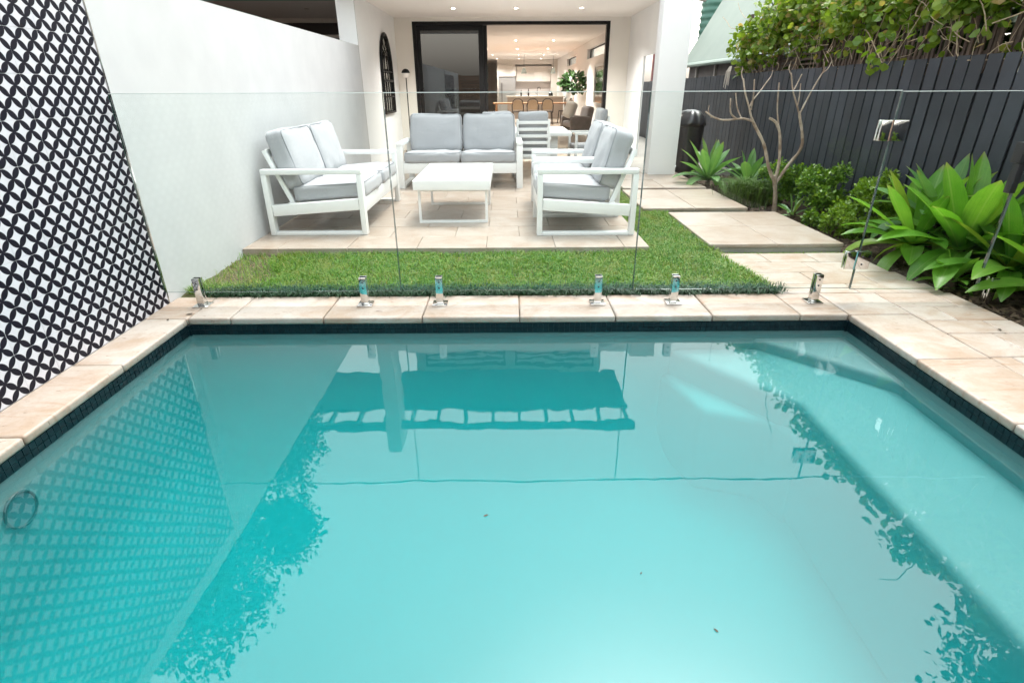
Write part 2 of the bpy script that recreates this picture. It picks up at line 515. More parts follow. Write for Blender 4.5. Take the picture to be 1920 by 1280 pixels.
# ---- coping and paving
def paver_mesh(w, d, h=0.05, bev=0.006, mat=m_trav, seg=1):
    return MB().box(-w / 2, w / 2, -d / 2, d / 2, -h, 0).mesh('paver', mat, bev, seg)
def place_paver(parent, name, x0, x1, y0, y1, z, gap=0.004, h=0.05, bev=0.006, mat=m_trav, seg=1):
    w, d = x1 - x0 - gap, y1 - y0 - gap
    o_ = link(name, paver_mesh(w, d, h, bev, mat, seg), parent,
              ((x0 + x1) / 2, (y0 + y1) / 2, z + random.uniform(-.0015, .0015)))
    o_.rotation_euler = (random.uniform(-.002, .002), random.uniform(-.002, .002), random.uniform(-.003, .003))
    return o_
coping = tag(empty('coping'), 'cream travertine bullnose coping around the pool edge', 'coping', kind='structure')
CB = dict(h=0.046, bev=0.014, seg=3)
OV = 0.012
xs = [PX0 + OV, -1.79, -1.193, -0.558, 0.070, 0.688, 1.313, 1.881, PX1 - OV]
for a, b in zip(xs[:-1], xs[1:]):
    place_paver(coping, 'coping_stone', a, b, PY1 - OV, 3.64, 0, **CB)
place_paver(coping, 'coping_stone', PX1 - OV, 2.60, PY1 - OV, 3.64, 0, **CB)
place_paver(coping, 'coping_stone', XW, PX0 + OV, PY1 - OV, 3.64, 0, **CB)
ys = [3.238, 2.605, 1.98, 1.36, 0.74, 0.30]
for a, b in zip(ys[1:], ys[:-1]):
    place_paver(coping, 'coping_stone', PX1 - OV, 2.60, a, b, 0, **CB)
ys = [3.238, 2.60, 1.94, 1.31, 0.70, 0.30]
for a, b in zip(ys[1:], ys[:-1]):
    place_paver(coping, 'coping_stone', XW + .004, PX0 + OV, a, b, 0, **CB)
for k in range(8):
    x0 = XW + k * 0.617
    place_paver(coping, 'coping_stone', x0, x0 + .617, -0.1, 0.30 + OV, 0, **CB)

paving = tag(empty('paving'), 'cream travertine paving beside the pool and under the gate', 'paving', kind='structure')
BX = 3.14
rows = [(-0.1, 0.45), (0.45, 0.95), (0.95, 1.36), (1.36, 1.80), (1.80, 2.22), (2.22, 2.62), (2.62, 2.93), (2.93, 3.13), (3.13, 3.37), (3.37, 3.64)]
cuts = [(2.9,), (2.98,), (2.84,), (3.02,), (2.87,), (2.72, ), (2.86,), (2.96,), (2.82,), (3.0,)]
for (a, b), cu in zip(rows, cuts):
    xs = [2.60, *cu, BX]
    for x0, x1 in zip(xs[:-1], xs[1:]): place_paver(paving, 'paver', x0, x1, a, b, 0)
rows = [(3.64, 3.84), (3.84, 4.12), (4.12, 4.40), (4.40, 4.67)]
cuts = [(1.93, 2.5, 3.10), (1.90, 2.3, 2.75, 3.06), (1.87, 2.45, 3.02), (1.84, 2.2, 2.6, 2.97)]
for (a, b), xs in zip(rows, cuts):
    for x0, x1 in zip(xs[:-1], xs[1:]): place_paver(paving, 'paver', x0, x1, a, b, 0)
# bed of grout under the paving
gb = MB()
gb.box(PX1 + .16, BX - .01, -.1, 3.63, -.11, -.012); gb.box(1.95, 2.96, 3.63, 4.66, -.11, -.012)
gb.build('mortar_bed', m_grout, paving)
gb = MB(); gb.box(XW, BX, 3.405, 3.63, -.11, -.016); gb.box(XW, PX0 - .155, 0, 3.405, -.11, -.016)
gb.build('mortar_bed', m_grout, coping)

PZ = 0.06
def slab(label, x0, x1, y0, y1, z, cx, cy):
    s_ = tag(empty('stepping_slab', ((x0 + x1) / 2, (y0 + y1) / 2, 0)), label, 'slab', 'stepping slabs beside the garden bed', 'structure')
    off = -Vector(s_.location)
    xs = [x0, *cx, x1]; yy = [y0, *cy, y1]
    for i in range(len(xs) - 1):
        for j in range(len(yy) - 1):
            q = place_paver(s_, 'paver', xs[i], xs[i + 1], yy[j], yy[j + 1], z, gap=.003, mat=m_patio, h=.035)
            q.location += off
    b_ = MB().box(x0 + .012, x1 - .012, y0 + .012, y1 - .012, -.11, z - .02).build('mortar_bed', m_conc, s_)
    b_.location = off
slab('large stepping slab nearest the pool gate', 1.79, 3.0, 4.755, 6.14, PZ, (2.4,), (5.45,))
slab('middle stepping slab beside the bare tree', 1.55, 2.76, 6.31, 7.58, PZ + .01, (2.15,), (6.9,))
slab('furthest stepping slab in front of the white pillar', 1.58, 2.73, 7.665, 9.6, PZ + .02, (2.15,), (8.35, 9.0))

patio = tag(empty('patio'), 'cream travertine patio under the white outdoor furniture', 'patio', kind='structure')
y = 4.69; k = 0
while y < 13.0:
    d_ = 0.405; x = XW + (0.0 if k % 2 else -0.3)
    while x < 1.24:
        a, b = max(x, XW + .003), min(x + .61, 1.242)
        if b - a > .04: place_paver(patio, 'paver', a, b, y, min(y + d_, 13.0), PZ, gap=.003, mat=m_patio, h=.062, bev=.003)
        x += .61
    y += d_; k += 1
MB().box(XW, 1.235, 4.71, 13.0, -.11, PZ - .012).build('mortar_bed', m_grout, patio)
MB().box(1.25, 4.2, 9.62, 18.0, -.11, PZ - .005).build('side_path', m_conc, patio)

# garden bed mulch, uneven
def heightfield(name, x0, x1, y0, y1, nx, ny, z, amp, mat):
    V = []; F = []
    for j in range(ny + 1):
        for i in range(nx + 1):
            V.append((x0 + (x1 - x0) * i / nx, y0 + (y1 - y0) * j / ny, z + random.uniform(-amp, amp)))
    for j in range(ny):
        for i in range(nx):
            a = j * (nx + 1) + i; F.append((a, a + 1, a + nx + 2, a + nx + 1))
    return link(name, np_mesh(name, V, F, mat, True))
tag(heightfield('garden_bed', 2.55, 3.85, -1.0, 9.6, 34, 260, -.045, .022, m_soil), kind='structure', label='dark mulched garden bed along the charcoal fence', cat='garden bed')
tag(heightfield('lawn_bed', XW, 1.95, 3.62, 4.72, 60, 20, -.008, .008, m_lawnsoil), kind='structure', label='strip of lawn soil between coping and patio', cat='lawn')
tag(heightfield('lawn_bed', 1.22, 1.90, 4.70, 8.2, 16, 60, .008, .008, m_lawnsoil), kind='structure', label='lawn soil between patio and stepping slabs', cat='lawn')

# ================================================================== LEFT WALL
bw = tag(empty('boundary_wall', (XW - .12, 4.5, 0)), 'tall smooth white rendered boundary wall left of the lawn', 'wall')
off = -Vector(bw.location)
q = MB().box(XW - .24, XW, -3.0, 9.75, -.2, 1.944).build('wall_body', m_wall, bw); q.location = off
q = MB().box(XW - .001, XW + .0125, 3.517, 3.525, .0, 1.94).build('tile_trim', m_steel, bw); q.location = off
tw = tag(empty('tile_cladding', (XW, 1.5, 0)), 'black and white petal patterned tiles cladding the wall beside the pool', 'tiled wall')
tile_me = MB().box(0, .010, -.0994, .0994, -.0994, .0994).mesh('tile', m_tile, 0.0012, 1)
for i in range(19):
    for j in range(10):
        z = .1 + .2 * j
        if z > 1.9: continue
        link('tile', tile_me, tw, (random.uniform(-.0006, .0006), 3.515 - .1 - .2 * i - 1.5, z - .0))
MB().box(-.0005, .0085, 3.515 - 3.8 - 1.5, 3.515 - 1.5, .001, 1.86).build('grout', pm('light_grout', (0.55, 0.55, 0.56), None, rough=.9), tw)

# ================================================================== RIGHT FENCE
fence = tag(empty('paling_fence', (FX, 5.0, 0)), 'charcoal painted vertical paling fence behind the garden bed', 'fence')
pal = [MB().prism([(0, -.063), (0, .063), (.002, .065), (.010, .065), (.010, -.065), (.002, -.065)], 0, 1).mesh('paling', m_fence) for _ in range(1)]
y = -3.0; i = 0
def fence_top(y): return 1.566 - .008 * (y - 4)
while y < 18.0:
    o_ = link('paling', pal[0], fence, (random.uniform(-.002, .002), y - 5.0, -.05), (0, random.uniform(-.003, .003), R(4) + random.uniform(-.01, .01)))
    o_.scale = (1, 1, fence_top(y) + .05 + random.uniform(-.004, .004))
    y += .165; i += 1
b_ = MB().box(FX + .06, FX + .075, -3.0, 18.0, -.05, 1.42).build('backing_board', m_fence, fence); b_.location = (-FX, -5, 0)
for z in (.3, 1.25):
    b_ = MB().box(FX + .0755, FX + .12, -3.0, 18.0, z, z + .08).build('rail', m_fence, fence); b_.location = (-FX, -5, 0)

# ================================================================== HOUSE
HY = 13.0           # door wall
CZ = 2.65           # alfresco ceiling
house = tag(empty('house', (0, 13.0, 0)), 'white rendered house with covered patio and black framed sliding door', 'house')
HO = Vector((0, -13.0, 0))
def hp(name, mb, mat, bevel=0.0, parent=None, **k):
    o_ = mb.build(name, mat, parent or house, bevel, **k)
    if parent is None: o_.location = HO
    return o_
# left blade wall (side of the covered patio) and the part that rises above the boundary wall
hp('side_wall', MB().box(-2.62, XW, 9.752, HY + .2, -.1, CZ + .2), m_render)
hp('blade_wall', MB().box(-2.62, XW, 9.752, 10.4, CZ + .2, 5.62), m_render)
hp('control_joint', MB().box(XW, XW + .002, 9.746, 9.756, .06, CZ), m_conc)
# door wall: left return, right part, head
DX0, DX1, DZ1 = -1.965, 2.148, 2.575
hp('door_wall', MB().box(XW, DX0, HY, HY + .2, -.1, CZ), m_cream)
hp('door_wall', MB().box(DX1, 2.61, HY + .001, HY + .2, -.1, CZ), m_cream)
hp('door_head', MB().box(DX0, DX1, HY, HY + .2, DZ1, CZ), m_cream)
# alfresco ceiling slab
hp('ceiling', MB().box(XW, 3.0, 9.6, HY + .2, CZ, CZ + .02), m_ceil)
hp('roof_slab', MB().box(-2.6, 3.0, 9.55, HY + .2, CZ + .022, CZ + .25), m_render)
hp('front_beam', MB().box(XW, 2.64, 9.3, 9.55, CZ - .0, CZ + .35), m_render)
hp('pillar', MB().box(2.215, 2.64, 8.93, 9.19, -.1, CZ + .3), m_render, 0.006)
hp('side_beam', MB().box(2.57, 2.61, 9.195, HY, 1.86, CZ), m_render)
hp('side_return', MB().box(2.57, 2.61, 11.52, HY, -.1, 1.859), m_render)
# upper storey seen mirrored in the pool
hp('upper_wall', MB().box(-2.335, 2.30, 12.30, 12.5, CZ + .26, 5.6), m_render)
for i in range(2):
    x0 = -2.1 + i * 2.25
    w_ = hp('upper_window', MB().box(x0, x0 + 2.0, 12.24, 12.30, 3.5, 4.85), m_black)
    for j in range(9):
        z = 3.62 + j * .135
        b_ = MB().bar((x0 + .05, 12.22, z), (x0 + 1.95, 12.22, z), .012, .07).build('louvre_slat', m_white, w_)
EZ = 5.0
hp('eave_soffit', MB().box(-4.6, 2.68, 10.5, 12.3, EZ, EZ + .06), m_fence)
for i in range(13):
    x = -4.5 + i * .585
    hp('rafter', MB().box(x, x + .065, 9.95, 10.5, EZ, EZ + .10), m_fence)
hp('eave_beam', MB().box(-4.6, 2.68, 9.84, 9.95, EZ - .02, EZ + .14), m_fence)
# interior shell
IX0, IX1, IY1, IZ = -2.3, 2.62, 32.5, 2.66
m_floor = pm('timber_floor', (0.36, 0.29, 0.23), (0.44, 0.36, 0.295), 3, 0.3)
m_int = pm('interior_paint', (0.74, 0.72, 0.70), None, rough=.6)
m_cab = pm('cabinet_cream', (0.68, 0.64, 0.585), None, rough=.35)
hp('interior_floor', MB().box(IX0, IX1, HY, IY1 + 4, -.1, PZ + .004), m_floor)
hp('interior_ceiling', MB().box(IX0, IX1, HY + .2, IY1 + 4, IZ, IZ + .1), m_ceil)
hp('interior_wall', MB().box(IX0 - .1, IX0, HY + .2, IY1 + 4, -.1, IZ + .1), m_int)
hp('interior_wall', MB().box(IX0, IX1, IY1 + 4, IY1 + 4.1, -.1, IZ + .1), m_int)
# right interior wall with two clerestory openings
RW = MB()
for (y0, y1, z0, z1) in ((HY + .2, 14.6, -.1, IZ), (14.6, 20.1, -.1, 2.16), (14.6, 20.1, 2.45, IZ), (20.1, 23.3, -.1, IZ), (23.3, 26.8, -.1, 2.16), (23.3, 26.8, 2.45, IZ), (26.8, IY1 + 4, -.1, IZ)):
    RW.box(IX1, IX1 + .2, y0, y1, z0, z1)
hp('interior_wall', RW, m_int)
for y0, y1 in ((14.6, 20.1), (23.3, 26.8)):
    f_ = hp('clerestory_window', MB().box(IX1 + .10, IX1 + .14, y0, y0 + .05, 2.16, 2.45).box(IX1 + .10, IX1 + .14, y1 - .05, y1, 2.16, 2.45).box(IX1 + .10, IX1 + .14, y0, y1, 2.16, 2.19).box(IX1 + .1, IX1 + .14, y0, y1, 2.42, 2.449), m_black)
    MB().box(IX1 + .115, IX1 + .12, y0 + .05, y1 - .05, 2.19, 2.42).build('pane', m_wglass, f_)

# sliding door
sd = tag(empty('sliding_door', (0, 13.0, PZ)), 'black framed glass sliding door standing open to the living room', 'sliding door')
def sdp(name, mb, mat, parent=None, **k):
    o_ = mb.build(name, mat, parent or sd, **k)
    if parent is None: o_.location = (0, -13.0, -PZ)
    return o_
sdp('frame', MB().box(DX0, DX0 + .07, HY - .01, HY + .15, PZ, DZ1).box(DX1 - .07, DX1, HY - .01, HY + .15, PZ, DZ1).box(DX0 + .07, DX1 - .07, HY - .01, HY + .15, DZ1 - .06, DZ1).box(DX0 + .07, DX1 - .07, HY - .01, HY + .15, PZ, PZ + .02), m_black)
for dx0, yy in ((DX0 + .072, HY + .03), (DX0 + .16, HY + .09)):
    x1_ = -.5 if yy < HY + .05 else -.42
    lf = sdp('door_leaf', MB().box(dx0, dx0 + .08, yy, yy + .045, PZ + .03, DZ1 - .065).box(x1_ - .1, x1_, yy, yy + .045, PZ + .03, DZ1 - .065).box(dx0 + .08, x1_ - .1, yy, yy + .045, DZ1 - .16, DZ1 - .065).box(dx0 + .08, x1_ - .1, yy, yy + .045, PZ + .03, PZ + .13), m_black)
    MB().box(dx0 + .08, x1_ - .1, yy + .018, yy + .026, PZ + .13, DZ1 - .16).build('pane', m_dglass, lf)

# downlights
m_lamp = emit('downlight_glow', (1.0, 0.90, 0.76), 14.0)
rows_ = [('over the patio', 11.62, CZ, (-.98, .17, 1.37), 110), ('in the living room', 19.3, IZ, (.27, 1.44), 240),
         ('above the dining chairs', 23.4, IZ, (-.76, .39, 1.55), 140), ('before the kitchen island', 27.5, IZ, (-.64, .51, 1.64), 90), ('nearest the kitchen cabinets', 31.0, IZ, (-.51, .6, 1.71), 60)]
nm = {2: ('left', 'right'), 3: ('left', 'middle', 'right')}
for where, yy, zz, xs, pw in rows_:
    for k, x in enumerate(xs):
        d_ = tag(empty('downlight', (x, yy, zz)), 'small round lit ceiling downlight %s, %s of its row' % (where, nm[len(xs)][k]), 'downlight', 'recessed ceiling downlights')
        MB().lathe([(.030, -.002), (.055, -.004), (.055, -.001)], 20).build('trim_ring', m_white, d_)
        MB().lathe([(.0001, -.003), (.034, -.003)], 16).build('lens', m_lamp, d_)
        ld = bpy.data.lights.new('downlight_lamp', 'SPOT'); ld.energy = pw; ld.spot_size = R(130); ld.spot_blend = .8; ld.shadow_soft_size = .05; ld.color = (1, .965, .915)
        lo = bpy.data.objects.new('downlight_lamp', ld); COL.objects.link(lo); lo.parent = d_; lo.location = (0, 0, -.02)

# ================================================================== INTERIOR THINGS
kit = tag(empty('kitchen_cabinets', (1.2, 32.2, PZ)), 'cream kitchen cupboards across the far wall of the room', 'cabinets')
def kp(name, mb, mat, parent=kit, **k):
    o_ = mb.build(name, mat, parent, **k)
    if parent is kit: o_.location = (-1.2, -32.2, -PZ)
    return o_
kp('tall_cabinet', MB().box(-.53, -.44, 31.7, 32.5, PZ, 2.42), m_cab)
for a, b in ((-.44, .0), (.005, .44)): kp('cupboard_door', MB().box(a, b, 31.7, 32.5, 1.86, 2.42), m_cab)
kp('bulkhead', MB().box(-.53, 2.62, 31.75, 32.5, 2.425, IZ), m_cab)
for k in range(4):
    a = .48 + k * .455; kp('cupboard_door', MB().box(a, a + .45, 31.95, 32.5, 1.63, 2.36), m_cab)
kp('tall_cabinet', MB().box(2.31, 2.62, 31.7, 32.5, PZ, 2.42), m_cab)
kp('splashback', MB().box(.44, 2.31, 32.3, 32.5, .96, 1.63), pm('splash_tile', (.55, .50, .47), None, rough=.2))
kp('bench_top', MB().box(.44, 2.31, 31.75, 32.3, .92, .96), m_white)
kp('base_cabinet', MB().box(.44, 2.31, 31.8, 32.3, PZ, .92), m_cab)
fr = tag(empty('fridge', (0, 32.0, PZ)), 'tall stainless steel fridge beside the kitchen cupboards', 'fridge')
MB().box(-.42, .43, -.42, .3, 0, 1.75).build('body', pm('fridge_steel', (.55, .58, .6), None, rough=.3, metal=.8), fr)
MB().box(-.30, -.27, -.46, -.425, .5, 1.5).build('handle', m_black, fr)
isl = tag(empty('kitchen_island', (1.25, 27.0, PZ)), 'long kitchen island with pale bench top behind the dining chairs', 'island')
MB().box(-1.25, 1.25, -.4, .5, 0, .88).build('body', pm('island_front', (.40, .33, .28), None, rough=.5), isl)
MB().box(-1.3, 1.3, -.45, .55, .882, .93).build('bench_top', m_cab, isl)
for k, (x, h_, r_, lab, mc) in enumerate(((.95, .30, .04, 'dark bottle standing on the kitchen island left of the tap', (.05, .03, .03)), (1.95, .20, .10, 'black kettle standing on the kitchen island', (.02, .02, .02)), (.62, .26, .035, 'small dark jar at the left end of the kitchen island', (.03, .03, .03)))):
    c_ = MB().lathe([(.0001, 0), (r_, 0), (r_ * 1.02, h_ * .55), (r_ * .45, h_ * .75), (r_ * .4, h_), (.0001, h_)], 14).build('bottle', pm('dark_glass_%d' % k, mc, None, rough=.2), None, smooth=True, loc=(x, 26.9, PZ + .93))
    tag(c_, lab, 'bottle' if k != 1 else 'kettle')
tap = tag(empty('kitchen_tap', (1.35, 27.1, PZ + .93)), 'black gooseneck tap in the middle of the kitchen island', 'tap')
MB().tube([(0, 0, 0), (0, 0, .28), (.03, 0, .34), (.09, 0, .36), (.14, 0, .33), (.15, 0, .26)], .012, 8).build('spout', m_black, tap, smooth=True)
MB().tube([(-.02, 0, .1), (-.10, 0, .12)], .01, 6).build('lever', m_black, tap)
for k, x in enumerate((.75, 2.05)):
    pl = tag(empty('pendant_lamp', (x, 27.2, IZ)), 'clear glass pendant lamp over the kitchen island, %s one' % ('left', 'right')[k], 'pendant lamp', 'glass pendants over the island')
    MB().tube([(0, 0, 0), (0, 0, -.5)], .006, 6).build('cord', m_black, pl)
    MB().lathe([(.02, -.5), (.06, -.54), (.12, -.68), (.13, -.76), (.12, -.76), (.05, -.55)], 16).build('shade', m_wglass, pl, smooth=True)

m_bent = pm('bentwood_dark', (.03, .018, .012), None, rough=.35)
m_cane = pm('woven_cane', (.34, .235, .15), (.26, .18, .11), 90, .7)
m_oak = pm('table_timber', (.36, .19, .10), (.30, .15, .07), 6, .4)
dt = tag(empty('indoor_dining_table', (.95, 23.3, PZ)), 'timber dining table behind the row of cane back chairs', 'table')
MB().box(-1.5, 1.5, -.5, .5, .70, .74).build('table_top', m_oak, dt, .004)
for sx_ in (-1, 1):
    for sy_ in (-1, 1): MB().box(sx_ * 1.38 - .04, sx_ * 1.38 + .04, sy_ * .4 - .04, sy_ * .4 + .04, 0, .70).build('leg', m_oak, dt)
def bent_chair(loc, rz, label):
    c_ = tag(empty('dining_chair', loc, rz), label, 'chair', 'cane back dining chairs')
    arch = [(-.20, -.20, .42), (-.21, -.24, .66), (-.17, -.26, .83), (-.08, -.27, .89), (.08, -.27, .89), (.17, -.26, .83), (.21, -.24, .66), (.20, -.20, .42)]
    MB().tube(arch, .019, 8).build('back_frame', m_bent, c_, smooth=True)
    MB().prism([(-.17, .0), (.17, 0), (.185, .12), (.15, .28), (.07, .33), (-.07, .33), (-.15, .28), (-.185, .12)], -.004, .004, Matrix.Translation((0, -.215, .53)) @ Matrix.Rotation(R(98), 4, 'X')).build('cane_back', m_cane, c_)
    MB().lathe([(.0001, .43), (.19, .43), (.22, .445), (.22, .465), (.0001, .465)], 18).build('seat', m_bent, c_)
    for x, y in ((-.17, -.17), (.17, -.17), (-.16, .16), (.16, .16)):
        MB().tube([(x, y, .44), (x * 1.2, y * 1.25, 0)], [.018, .014], 8).build('leg', m_bent, c_, smooth=True)
    return c_
for k, x in enumerate((.385, .94, 1.495)):
    bent_chair((x, 22.3, PZ), 0, 'dark bentwood dining chair with cane back, %s of three in a row' % ('leftmost', 'middle', 'rightmost')[k])
bent_chair((-.75, 23.3, PZ), R(-90), 'dark bentwood dining chair at the left end of the indoor table')
bent_chair((2.2, 23.0, PZ), R(70), 'dark bentwood dining chair turned sideways near the indoor fig plant')

# fiddle leaf plant
m_fig = leafmat('fig_leaf', (.018, .045, .012), (.035, .075, .02), None, .35, .12)
fig = tag(empty('potted_fig', (2.2, 20.0, PZ)), 'bushy dark green potted fig standing by the living room wall', 'plant')
MB().lathe([(.0001, 0), (.16, 0), (.19, .32), (.17, .32), (.165, .28), (.0001, .28)], 18).build('pot', pm('pot_grey', (.3, .3, .29), None, rough=.7), fig, smooth=True)
MB().tube([(0, 0, .25), (.02, 0, .7), (0, .02, 1.1), (.03, 0, 1.4)], [.02, .016, .012, .008], 7).build('trunk', m_oak, fig)
def leaf_cloud(n, cen, rad, size, seed, shape='round', down=0.0, squash=1.0, clumps=None, asp=0.55):
    rg = np.random.RandomState(seed)
    V = []; F = []
    for i in range(n):
        if clumps is not None:
            c = clumps[rg.randint(len(clumps))]
            d = rg.normal(size=3); d /= np.linalg.norm(d) + 1e-6
            r_ = c[3] * rg.uniform(.45, 1.05)
            pnt = np.array(c[:3]) + d * r_ * np.array([1, 1, squash])
        else:
            d = rg.normal(size=3); d /= np.linalg.norm(d) + 1e-6
            pnt = np.array(cen) + d * np.array(rad) * rg.uniform(.35, 1.0) ** .5
        ax = d * .6 + rg.normal(size=3) * .7 + np.array([0, 0, -down]); ax /= np.linalg.norm(ax) + 1e-6
        nn = rg.normal(size=3) * .6 + np.array([0, 0, .8]); w = np.cross(ax, nn); w /= np.linalg.norm(w) + 1e-6
        up = np.cross(w, ax)
        s_ = size * rg.uniform(.6, 1.3)
        b = len(V)
        if shape == 'round':
            pts = [(0, 0, 0), (.35, .5, .06), (.75, .42, .05), (1, 0, -.08), (.75, -.42, .05), (.35, -.5, .06)]
            for (a, bb, c_) in pts: V.append(pnt + ax * a * s_ + w * bb * s_ * asp * 2 * .6 + up * c_ * s_)
            F += [(b, b + 1, b + 2, b + 3), (b, b + 3, b + 4, b + 5)]
        else:
            pts = [(0, 0, 0), (.5, .5, .04), (1, 0, -.05), (.5, -.5, .04)]
            for (a, bb, c_) in pts: V.append(pnt + ax * a * s_ + w * bb * s_ * asp + up * c_ * s_)
            F += [(b, b + 1, b + 2), (b, b + 2, b + 3)]
    return V, F
V, F = leaf_cloud(260, (0, 0, 1.42), (.40, .38, .28), .17, 3)
link('foliage', np_mesh('foliage', V, F, m_fig), fig)

# indoor lounge
m_leather = pm('grey_upholstery', (.30, .26, .25), (.24, .21, .20), 6, .8)
def cushion_mesh(sx, sy, sz, mat, r=None, puff=.02, seed=0, n=10):
    """soft box, centred; crowned faces, rounded edges, small wrinkles"""
    r = r or min(sx, sy, sz) * .38
    bm = bmesh.new(); bmesh.ops.create_cube(bm, size=2)
    bmesh.ops.subdivide_edges(bm, edges=bm.edges[:], cuts=n, use_grid_fill=True)
    rg = random.Random(seed); ph = [rg.uniform(0, 6) for _ in range(6)]
    h = Vector((sx / 2, sy / 2, sz / 2)); inner = Vector((max(h.x - r, .001), max(h.y - r, .001), max(h.z - r, .001)))
    for v_ in bm.verts:
        u = v_.co.copy()
        u = Vector([math.copysign(abs(c) ** .8, c) for c in u])
        q = Vector((u.x * h.x, u.y * h.y, u.z * h.z))
        c = Vector((max(-inner.x, min(inner.x, q.x)), max(-inner.y, min(inner.y, q.y)), max(-inner.z, min(inner.z, q.z))))
        d = q - c
        if d.length > 1e-6: q = c + d.normalized() * r
        pu = (1 - u.x * u.x) * (1 - u.y * u.y)
        wr = .007 * math.sin(7 * u.x + ph[0]) * math.sin(5 * u.y + ph[1]) + .006 * math.sin(13 * u.x * u.y + ph[2])
        q.z += (puff * pu + wr * (1 - abs(u.x) ** 4)) * math.copysign(1, u.z) * (1 if abs(u.z) > .2 else 0)
        q.x += .006 * math.sin(3 * u.y + ph[3]) * u.x; q.y += .006 * math.sin(3 * u.x + ph[4]) * u.y
        v_.co = q
    me = bpy.data.meshes.new('cushion'); bm.to_mesh(me); bm.free()
    me.materials.append(mat); me.polygons.foreach_set('use_smooth', [True] * len(me.polygons))
    return me
isf = tag(empty('indoor_armchair', (2.0, 17.2, PZ), R(-75)), 'grey upholstered armchair just inside the open sliding door', 'armchair')
link('seat', cushion_mesh(.75, .7, .2, m_leather, seed=1), isf, (0, 0, .36))
link('backrest', cushion_mesh(.75, .2, .55, m_leather, seed=2), isf, (0, .38, .62), (R(-12), 0, 0))
for s_ in (-1, 1):
    link('armrest', cushion_mesh(.14, .75, .45, m_leather, seed=3), isf, (s_ * .44, 0, .36))
    for y in (-.28, .28): MB().tube([(s_ * .4, y, .2), (s_ * .42, y, 0)], .02, 8).build('leg', m_bent, isf)
isf.scale = (.86, .86, .86)
tag(link('throw_pillow', cushion_mesh(.45, .16, .42, pm('linen', (.75, .72, .68), (.62, .59, .55), 60, .9), seed=4), None, (1.83, 17.3, .74), (R(-18), R(10), R(-60))), 'pale linen pillow leaning on the indoor grey armchair', 'pillow')
pf = tag(empty('framed_mirror', (IX1, 16.9, 1.4)), 'large white framed mirror on the living room right wall', 'mirror')
fm_ = MB()
for y0, y1, z0, z1 in ((-1.05, 1.05, .47, .53), (-1.05, 1.05, -.53, -.47), (-1.05, -.99, -.47, .47), (.99, 1.05, -.47, .47)): fm_.box(-.04, -.001, y0, y1, z0, z1)
fm_.build('frame', m_white, pf)
MB().box(-.02, -.002, -.99, .99, -.47, .47).build('mirror_glass', pm('mirror_silver', (.6, .58, .55), None, rough=.1, metal=1), pf)

# ================================================================== PATIO THINGS
# arched mirror on the side wall
am = tag(empty('arched_mirror', (XW, 11.72, .9)), 'black iron arched window mirror on the white side wall', 'mirror')
def arch_pts(w, h, n=14):
    pts = [(-w / 2, 0)]
    hs_ = h - w / 2 * 1.35
    pts.append((-w / 2, hs_))
    for k in range(1, n):
        a = math.pi * (1 - k / n); pts.append((w / 2 * math.cos(a), hs_ + (h - hs_) * math.sin(a)))
    pts += [(w / 2, hs_), (w / 2, 0)]
    return pts
ap = arch_pts(.95, 1.36)
MB().tube([(.03, y, z) for y, z in ap] + [(.03, -.475, 0)], .026, 8).build('frame', m_black, am)
ip = arch_pts(.42, 1.05)
MB().tube([(.03, y, z + .0) for y, z in ip], .014, 6).build('inner_arch', m_black, am)
for z in (.28, .56, .72): MB().tube([(.03, -.46, z), (.03, .46, z)], .012 if z != .56 else .022, 6).build('crossbar', m_black, am)
for y in (-.21, 0, .21): MB().tube([(.03, y, 0), (.03, y, 1.0 if y else .56)], .012, 6).build('upright_bar', m_black, am)
for s_ in (-1, 1): MB().tube([(.03, 0, 1.05), (.03, s_ * .14, 1.12), (.03, s_ * .22, 1.26)], .010, 6).build('scroll_bar', m_black, am)
MB().add([(.006, y, z) for y, z in ap] + [(.012, y, z) for y, z in ap], [list(range(len(ap)))[::-1], list(range(len(ap), 2 * len(ap)))]).build('mirror_glass', pm('old_mirror', (.62, .64, .64), None, rough=.12, metal=1.0), am)
# stake lamp
sl = tag(empty('globe_floor_lamp', (-2.12, 12.7, PZ)), 'slim floor lamp with half black globe beside the sliding door', 'lamp')
MB().lathe([(.0001, 0), (.12, 0), (.12, .02), (.0001, .025)], 18).build('base', m_black, sl)
MB().tube([(0, 0, .02), (0, 0, 1.47)], .011, 8).build('pole', m_black, sl)
sph = lambda a0, a1, r: [(max(r * math.cos(a), .0001), r * math.sin(a)) for a in [a0 + (a1 - a0) * k / 10 for k in range(11)]]
MB().lathe(sph(-math.pi / 2, 0.1, .085), 18, (0, 0, 1.55)).build('globe', pm('opal_glass', (.75, .72, .68), None, rough=.3), sl, smooth=True)
MB().lathe(sph(0.05, math.pi / 2, .089), 18, (0, 0, 1.55)).build('cap', m_black, sl, smooth=True)

